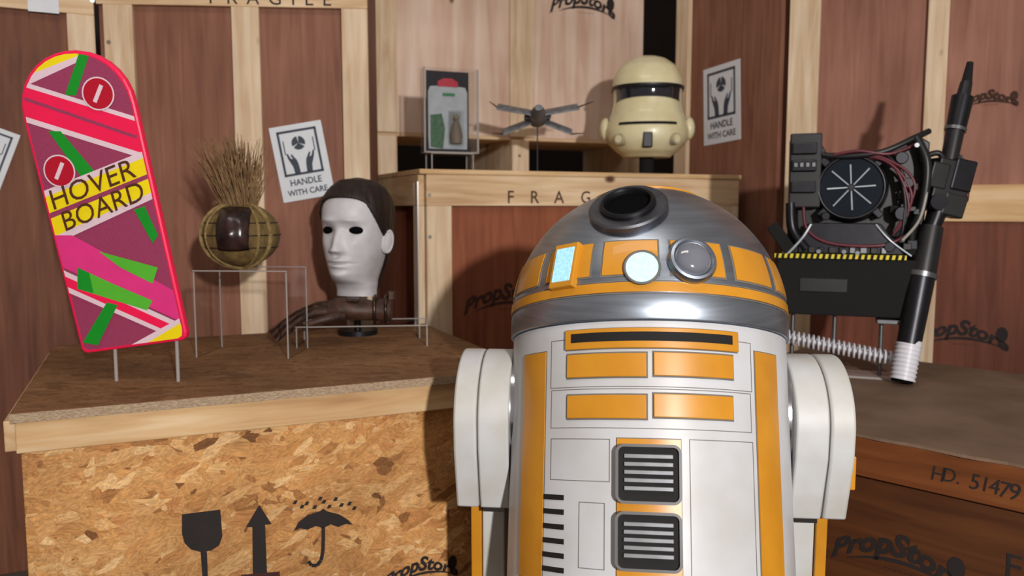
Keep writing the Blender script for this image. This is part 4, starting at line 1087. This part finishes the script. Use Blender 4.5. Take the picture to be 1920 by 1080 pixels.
b = MB()
x0_, x1_ = Q(1466, 0).x, Q(1682, 0).x; zz0 = Q(0, 483).z; zz1 = Q(0, 475).z
b.box(x0_, x1_, -.060, -.0555, zz0, zz1); hz = b.build('hazard_strip', hazY, pk)
b = MB(); nst = 22
for k in range(nst):
    xa = x0_ + (x1_ - x0_) * (k + .15) / nst; ww = (x1_ - x0_) / nst * .5
    b.add([(xa, -.0604, zz0), (xa + ww, -.0604, zz0), (xa + ww + .002, -.0604, zz1), (xa + .002, -.0604, zz1)], [(0, 1, 2, 3)])
b.build('hazard_stripe', blk_matte, hz)
def cable(m, pts, r, name='cable'):
    P_ = [Q(a, b_, y) for a, b_, y in pts]; out = []
    for i in range(len(P_) - 1):
        p0 = P_[max(i - 1, 0)]; p1 = P_[i]; p2 = P_[i + 1]; p3 = P_[min(i + 2, len(P_) - 1)]
        for k in range(8):
            t = k / 8; out.append(.5 * (2 * p1 + (p2 - p0) * t + (2 * p0 - 5 * p1 + 4 * p2 - p3) * t * t + (3 * p1 - p0 - 3 * p2 + p3) * t ** 3))
    out.append(P_[-1]); b = MB(); b.tube(out, r, 10); return b.build(name, m, pk, smooth=True)
cable(blk, [(1500, 260, -.02), (1545, 292, -.04), (1630, 290, -.05), (1690, 262, -.03), (1712, 250, 0)], .007)
cable(redcab, [(1560, 292, -.05), (1600, 286, -.055), (1650, 292, -.05), (1700, 270, -.03)], .004)
cable(mat('grey_hose', rgb(150, 148, 140), .4), [(1706, 300, -.03), (1710, 350, -.045), (1700, 410, -.05), (1675, 448, -.05)], .0035, 'hose')
cable(blk, [(1690, 262, -.03), (1708, 310, -.04), (1705, 380, -.04), (1690, 440, -.03), (1700, 480, -.02)], .010, 'hose')
cable(redcab, [(1512, 385, -.04), (1520, 430, -.05), (1560, 455, -.055), (1640, 458, -.055), (1680, 440, -.04)], .004)
cable(blk_metal, [(1490, 380, -.04), (1495, 430, -.04), (1520, 468, -.05)], .012, 'hose')
cable(silvline, [(1488, 476, -.052), (1512, 446, -.056), (1526, 420, -.052)], .003)
cable(silvline, [(1632, 420, -.052), (1655, 448, -.056), (1690, 476, -.05)], .0022)
cable(blk, [(1700, 300, 0), (1730, 290, .01), (1740, 320, .0), (1720, 350, -.01)], .007, 'hose')
for px_, py_, rr_ in ((1668, 300, .014), (1680, 345, .012), (1672, 400, .016), (1550, 405, .01), (1655, 460, .012)):
    b = MB(); q = Q(px_, py_); b.cyl((q.x, -.03, q.z), (q.x, -.058, q.z), rr_, seg=24); b.build('canister', blk_metal, pk, smooth=True, bevel=.002)
for px_, py_ in ((1690, 278), (1604, 472), (1582, 470), (1540, 470)):
    b = MB(); q = Q(px_, py_); b.cyl((q.x, -.045, q.z), (q.x, -.060, q.z), .005, seg=16); b.build('knob', grey_metal, pk, smooth=True)
rnd = random.Random(3)
for k in range(16):
    a_ = rnd.uniform(1640, 1700); b_ = rnd.uniform(285, 470); ww = rnd.uniform(8, 20); hh = rnd.uniform(6, 18); pbox('circuit_block', rnd.choice([blk, blk_metal, blk_matte]), a_, a_ + ww, b_, b_ + hh, -rnd.uniform(.02, .05), 0, .002)
for k in range(9):
    a_ = 1506 + k * 17; pbox('circuit_block', rnd.choice([blk, blk_metal, grey_metal]), a_, a_ + rnd.uniform(7, 13), 462, 473, -.056, -.03, .0015)
for k in range(5):
    y0 = 300 + 28 * k; cable(rnd.choice([blk, blk_metal, redcab]), [(1560 + 20 * k, 290, -.045), (1640 + 8 * k, 300 + 8 * k, -.052), (1690 - 4 * k, 350 + 20 * k, -.056), (1660, 440, -.05)], .0035)
# coiled white spring below, held by two rods
cs, ce = Q(1484, 632, -.03), Q(1672, 664, -.03); N = 22; pts = []
ax = (ce - cs); axn = ax.normalized(); e1 = axn.cross(Vector((0, 1, 0))).normalized(); e2 = axn.cross(e1)
for i in range(N * 12 + 1):
    t = i / (N * 12); a = i / 12 * 2 * PI; pts.append(cs + ax * t + (e1 * math.cos(a) + e2 * math.sin(a)) * .016)
b = MB(); b.tube(pts, .0026, 6); b.tube([cs - axn * .01, ce + axn * .008], .006, 10); b.build('coil', whitep, pk, smooth=True)
for px_ in (1500, 1572, 1650):
    b = MB(); q = Q(px_, 600); b.cyl((q.x, -.01, 0), (q.x, -.01, q.z + .02), .005, seg=14); b.build('support_rod', grey_metal, pk, smooth=True)
b = MB(); a_ = Q(1480, 600); b_ = Q(1690, 600); b.box(a_.x, b_.x, -.04, .04, 0, .005); b.build('base_sheet', acrylic_edge, pk)
# hand-held tube, top to bottom
Yw = 1.86
wpts = [(1818, 118), (1812, 165), (1800, 200), (1790, 250), (1782, 300), (1765, 370), (1745, 430), (1730, 500), (1712, 560), (1700, 640), (1690, 716)]
wd = thing('tube_wand', at(1690, 716, Yw), 'long black tube tool with white ribbed end leaning beside the backpack machine', 'tool')
wo = wd.location.copy()
def Wp(px, py, dy=0): return at(px, py, Yw + .10 * (716 - py) / 600 + dy) - wo
def wcyl(name, m, a, c_, r0, r1=None, seg=24, parent=wd): b = MB(); b.cyl(a, c_, r0, r1, seg); return b.build(name, m, parent, smooth=True)
wk = Yw / FPX
be = wcyl('ribbed_end', whitep, Wp(1692, 712), Wp(1706, 638), 21 * wk, 22 * wk)
b = MB()
for k in range(9):
    t = k / 9; p_ = Wp(1692 + 13 * t, 712 - 72 * t); q_ = Wp(1692 + 13 * t + .6, 712 - 72 * t - 3); b.cyl(p_, q_, 23 * wk, seg=28)
b.build('rib', whitep, be, smooth=True)
wcyl('dark_mouth', hole, Wp(1691, 717), Wp(1692, 711.5), 19 * wk)
wcyl('barrel', blk_metal, Wp(1704, 645), Wp(1728, 515), 22 * wk, 25 * wk)
wcyl('collar', grey_metal, Wp(1727, 520), Wp(1729, 511), 27.5 * wk)
wcyl('barrel', blk, Wp(1729, 512), Wp(1746, 425), 25 * wk, 22 * wk)
wcyl('barrel', blk_metal, Wp(1742, 440), Wp(1765, 375), 14 * wk, 20 * wk)
def wbox(name, m, cx, cy, w_, h_, d_, ang, parent=wd):
    b = MB(); M_ = Matrix.Translation(Wp(cx, cy)) @ Matrix.Rotation(R(ang), 4, 'Y'); b.box(-w_ / 2 * wk, w_ / 2 * wk, -d_ / 2, d_ / 2, -h_ / 2 * wk, h_ / 2 * wk, M=M_); return b.build(name, m, parent, bevel=.004)
wbox('handle_block', blk, 1772, 350, 66, 100, .06, 12)
wbox('handle_block', blk_metal, 1792, 330, 40, 60, .075, 12)
wbox('side_pod', blk, 1748, 330, 34, 50, .07, 12)
wcyl('dial', blk_metal, Wp(1762, 378, -.03), Wp(1762, 378, -.055), .018)
wbox('handle_block', blk, 1780, 385, 44, 44, .05, 14)
wcyl('barrel', blk, Wp(1778, 310), Wp(1792, 240), 15 * wk, 17 * wk)
wcyl('collar', grey_metal, Wp(1790.5, 246), Wp(1792, 240), 20 * wk)
wcyl('barrel', blk_metal, Wp(1792, 242), Wp(1805, 182), 18 * wk, 20 * wk)
wcyl('barrel', blk, Wp(1805, 184), Wp(1812, 155), 13 * wk, 11 * wk)
wcyl('tip', blk_matte, Wp(1812, 157), Wp(1819, 117), 10 * wk, 6 * wk)
b = MB(); b.tube([Wp(1808, 320), Wp(1816, 345), Wp(1812, 375), Wp(1795, 400)], .005, 10); b.build('wire', redcab, wd, smooth=True)
b = MB(); b.tube([Wp(1800, 290), Wp(1812, 310), Wp(1813, 360)], .0035, 8); b.build('wire', grey_metal, wd, smooth=True)
